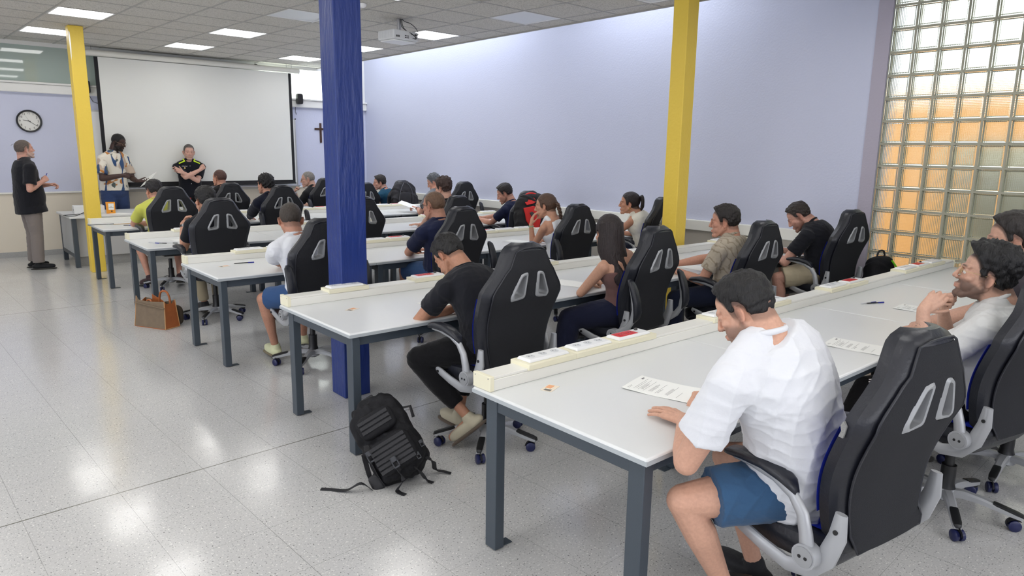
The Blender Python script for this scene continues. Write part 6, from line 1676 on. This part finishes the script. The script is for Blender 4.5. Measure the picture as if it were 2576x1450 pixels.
# ---- fifth row
p, I = person('R5a', 'person in a yellow green tee and pale shorts at the end of the fifth row', (2.42, 9.35), (2.38, 9.31, 0.66), (2.33, 9.46, 1.05), (2.355, 9.58, 1.195), (16, 10, 0), 4,
    [A((2.33, 9.79, tz), (1.5, 9.7, 0.5), (0.9, 0.3, 0)), A((2.62, 9.90, tz), (2.9, 9.7, 0.6), (-0.8, 0.4, 0))],
    legs=[((2.14, 9.66, 0.55), (2.20, 9.50, 0.13), (-0.35, 0.9, -0.25)), ((2.60, 9.66, 0.56), (2.52, 9.36, 0.13), (0.3, 0.9, -0.2))], skin=(206, 146, 120), sc=0.98, voxel=0.006, hair=('short', (42, 38, 40), 0.75, 0.018, 0.005, 0.01),
    top=dict(kind='tee', mat=cloth('yellow green cotton', (204, 206, 96)), grow=0.015, wrinkle=0.006, sleeve=0.66), bottom=dict(kind='shorts', mat=cloth('pale grey shorts cloth', (205, 205, 205)), name='shorts', len=0.7), shoes=(58, 40, 44), seed=48)
p, I = person('R5b', 'person with wavy black hair and long sleeved dark shirt in the fifth row', (3.8, 9.38), (3.80, 9.34, 0.63), (3.75, 9.33, 1.09), (3.705, 9.41, 1.255), (22, 0, 0), 10,
    [A((3.62, 9.85, tz), (3.3, 9.6, 0.5), (0.5, 0.8, 0)), A((3.92, 9.85, tz), (4.2, 9.6, 0.6), (-0.7, 0.5, 0))], skin=(206, 148, 122), sc=1.0, voxel=0.006, hair=('curly', (30, 28, 30), 0.95, 0.024, 0.012, 0.008),
    top=dict(kind='polo', mat=DNAVY, grow=0.018, wrinkle=0.006, sleeve=1.85, name='shirt'), bottom=dict(kind='long', mat=BLK), seed=51)
p, I = person('R5e', 'person with curly grey hair and grey polo reading a sheet beside the lavender wall', (6.62, 9.38), (6.50, 9.34, 0.62), (6.47, 9.38, 1.08), (6.51, 9.48, 1.235), (46, 26, 0), 18,
    [A((6.36, 9.74, tz+0.03), (6.1, 9.4, 0.4), (-0.6, 0.6, 0.25), pose='hold'), A((6.74, 9.84, tz), (7.0, 9.6, 0.6), (-0.8, 0.4, 0))], skin=(206, 148, 124), sc=1.02, fat=0.02, voxel=0.0065, hair=('curly', (112, 116, 122), 0.7, 0.018, 0.006, 0.004),
    top=dict(kind='polo', mat=cloth('grey pique', (116, 118, 124)), grow=0.016, wrinkle=0.005, name='polo_shirt'), bottom=dict(kind='long', mat=DJEAN), seed=54)
band(I, -1, 0.90, 0.030, 0.010, M_rub, p)
t = paper(6.25, 9.86, 0.86, 40, 0.21, 0.297, 'white sheet held up by the person in the grey polo'); t.rotation_euler = (math.radians(18), math.radians(-8), math.radians(40))
# ---- front row
p, I = person('R6a', 'person with cropped brown hair and black tee in the front row', (3.8, 11.28), (3.80, 11.24, 0.58), (3.79, 11.36, 1.10), (3.78, 11.45, 1.265), (28, -2, 0), 8,
    [A((3.66, 11.80, tz), (3.4, 11.5, 0.5), (0.5, 0.8, 0)), A((3.95, 11.8, tz), (4.2, 11.5, 0.6), (-0.7, 0.5, 0))], skin=(208, 146, 118), sc=1.0, voxel=0.0065, hair=('buzz', (98, 66, 58), 0.75), top=dict(kind='tee', mat=BLK, wrinkle=0.005), bottom=dict(kind='long', mat=BLK), seed=57)
p, I = person('R6b', 'person with grey hair, glasses and black polo, chin on the hand', (5.38, 11.28), (5.37, 11.24, 0.63), (5.30, 11.33, 1.06), (5.235, 11.41, 1.225), (62, 8, 0), 24,
    [A((5.05, 11.55, 1.02), (4.95, 11.95, 0.2), (0.30, -0.35, 0.65), n=(-0.6, 0.6, 0.3), pose='fist'), A((5.35, 11.80, tz), (5.7, 11.6, 0.6), (-0.8, 0.4, 0))], skin=(212, 160, 138), sc=1.0, voxel=0.006, hair=('buzz', (150, 144, 138), 0.55), glasses=((90, 84, 80), 0.0018),
    top=dict(kind='polo', mat=cloth('black pique', (30, 30, 34)), grow=0.016, wrinkle=0.005, name='polo_shirt'), bottom=dict(kind='long', mat=BLK), seed=60)
band(I, -1, 0.88, 0.030, 0.011, M_rub, p)
p, I = person('R6d', 'person in a teal shirt in the front row, beside the charcoal backpack', (6.84, 11.3), (6.82, 11.26, 0.58), (6.73, 11.36, 0.985), (6.65, 11.45, 1.14), (66, 6, 0), 22,
    [A((6.50, 11.80, tz), (6.4, 11.4, 0.5), (0, 1, 0)), A((6.85, 11.82, tz), (7.1, 11.6, 0.6), (-0.8, 0.4, 0))], skin=(210, 152, 128), sc=0.98, voxel=0.0065, hair=('short', (52, 44, 40), 0.85, 0.022, 0.008, 0.02),
    top=dict(kind='tee', mat=cloth('teal cotton', (30, 74, 98)), wrinkle=0.005), bottom=dict(kind='long', mat=DJEAN), seed=63)
# ---- standing
p, I = person('P1', 'standing person in loose black shirt and grey trousers holding a blue pen', (1.31, 11.93), (1.31, 11.93, 0.95), (1.30, 11.92, 1.50), (1.325, 11.95, 1.672), (-72, -6, 0), -82,
    [A((1.56, 12.02, 1.18), (1.35, 12.3, 0.9), (0.8, -0.2, 0.05), n=(0.2, 0.3, 0.9), pose='curl'), A((1.475, 11.82, 1.235), (1.2, 11.5, 0.9), (0.6, 0.35, 0.5), n=(0.1, -0.9, 0.3), pose='fist')],
    skin=(214, 156, 136), sc=1.03, fat=0.06, bulge=0.03, voxel=0.0058, hair=('buzz', (110, 98, 92), 0.75), beard=((200, 190, 184), 0.5), glasses=((50, 48, 50), 0.0018, 0.07), standing=True, pyaw=-84,
    top=dict(kind='shirt', mat=B_TEE, grow=0.022, wrinkle=0.006, sleeve=0.76, hem=0.22, t0=-0.28, flare=0.014), bottom=dict(kind='long', mat=cloth('warm grey trousers', (128, 120, 116)), loose=0.02, hem=0.97, cuff=0.075), shoes=(26, 27, 30), seed=66)
t = pen(1.525, 11.87, 1.29, -35, 'blue pen held upright by the standing person in black', M_bp, M_bp, 0.13); t.rotation_euler = (0, math.radians(-62), math.radians(10))
p, I = person('P2', 'tall standing person in a white shirt with blue and orange brush strokes, holding a paper', (2.62, 12.98), (2.60, 12.98, 1.02), (2.61, 12.98, 1.61), (2.71, 12.92, 1.80), (-132, 22, 0), -150,
    [A((2.88, 12.70, 1.19), (2.95, 12.95, 0.9), (0.5, -0.35, -0.05), n=(0.1, 0.2, -1), pose='relax', flip=False), A((2.66, 12.62, 1.28), (2.2, 12.75, 1.1), (0.6, 0.05, 0.0), n=(-0.2, -0.9, 0.3), pose='hold')],
    skin=(74, 50, 44), sc=1.12, fat=0.02, bulge=0.03, voxel=0.006, hair=('buzz', (16, 14, 15), 0.95), beard=((16, 13, 13), 0.9), glasses=((150, 130, 110), 0.0016), standing=True, pyaw=-160,
    top=dict(kind='polo', mat=cloth('brush stroke shirt', (232, 226, 212), [('blot', (196, 178, 160), (5, 4.5, 4), 0.60, 0.63, (7, 3, 1)), ('blot', (190, 128, 70), (5, 4, 7), 0.63, 0.65, (2, 8, 4)), ('blot', (62, 88, 128), (8, 7, 2.6), 0.60, 0.615, (5, 1, 9)), ('blot', (90, 100, 96), (11, 11, 6), 0.66, 0.675, (1, 5, 3))]), grow=0.016, wrinkle=0.005, sleeve=0.78, flare=0.012, hem=0.1, t0=-0.02, name='patterned_shirt'), bottom=dict(kind='long', mat=cloth('mid blue denim', (58, 74, 112)), loose=0.016), seed=69)
t = paper(3.02, 12.55, 1.215, -40, 0.21, 0.297, 'white sheet held by the tall person in the brush stroke shirt'); t.rotation_euler = (math.radians(35), math.radians(-25), math.radians(-60))
p, I = person('P3', 'standing person in black uniform shirt with yellow shoulder bands, arms crossed', (3.78, 12.96), (3.78, 12.98, 0.92), (3.78, 12.96, 1.475), (3.785, 12.93, 1.655), (172, 6, -3), 168,
    [A((3.62, 12.74, 1.31), (4.25, 12.85, 1.0), (-0.7, 0.0, 0.35), n=(0.2, -0.9, 0.1), pose='flat'), A((3.88, 12.70, 1.36), (3.3, 12.8, 1.0), (0.5, -0.1, 0.5), n=(0.0, -0.9, 0.3), pose='fist')],
    skin=(218, 166, 146), sc=1.02, fat=0.035, bulge=0.02, voxel=0.0058, hair=('buzz', (84, 80, 78), 0.75), beard=((150, 130, 122), 0.35), standing=True, pyaw=170,
    top=dict(kind='polo', mat=cloth('uniform black cloth', (22, 24, 32)), grow=0.012, wrinkle=0.005, sleeve=0.72, name='uniform_shirt'), bottom=dict(kind='long', mat=BLK, loose=0.014), seed=72)
M_hv = mat('fluorescent yellow', srgb(206, 240, 40), 0.6)
for s_ in (-1, 1):
    g = G(); a_ = I['N']+I['ax1']*s_*0.075+I['f1']*0.065-V((0, 0, 0.020)); b_ = I['N']+I['ax1']*s_*0.165+I['f1']*0.075-V((0, 0, 0.060)); c_ = I['N']+I['ax1']*s_*0.090-I['f1']*0.03+V((0, 0, 0.012))
    g.tube([c_, a_.lerp(c_, 0.5)+V((0, 0, 0.012)), a_, b_.lerp(a_, 0.4)+I['f1']*0.012, b_], 0.014, 8, flat=(1.0, 0.5)); obj('yellow_shoulder_band', g, M_hv, p, smooth=60)
    g = G(); g.tube([I['N']+I['ax1']*s_*0.11-V((0, 0, 0.012)), I['N']+I['ax1']*s_*0.185-V((0, 0, 0.045))], 0.024, 8, flat=(1, 0.45)); obj('epaulette', g, M_rub, p, smooth=60)
q_ = I['N']+I['f1']*0.145-V((0, 0, 0.115))-I['ax1']*(-0.085)
def on_chest(txt, dx, dz, size, m, dy=0.15):
    X = -I['ax1']; Yv = I['f1']; Mx = Matrix.Translation(I['N']+I['ax1']*dx+Yv*dy-V((0, 0, dz))) @ Matrix((X*-1*-1, V((0, 0, 1)), Yv)).transposed().to_4x4()
    text_mesh(txt, size, m, 'chest_text', p, Mx)
on_chest('POLICIA', 0.085, 0.105, 0.024, mat('white print', (0.8, 0.8, 0.8), 0.6), 0.158)
g = G(); c_ = I['N']+I['ax1']*0.085+I['f1']*0.163-V((0, 0, 0.135)); g.ell(c_, (0.013, 0.004, 0.014), None, 10, 8); obj('chest_badge', g, mat('gold badge', (0.75, 0.6, 0.25), 0.4, metal=0.6), p, smooth=60)
for k in range(4):
    g = G(); g.ell(I['N']+I['f1']*(0.158+0.008*k)-V((0, 0, 0.10+0.10*k)), (0.006, 0.003, 0.006), None, 8, 6); obj('shirt_button', g, MATS['white print'], p, smooth=60)
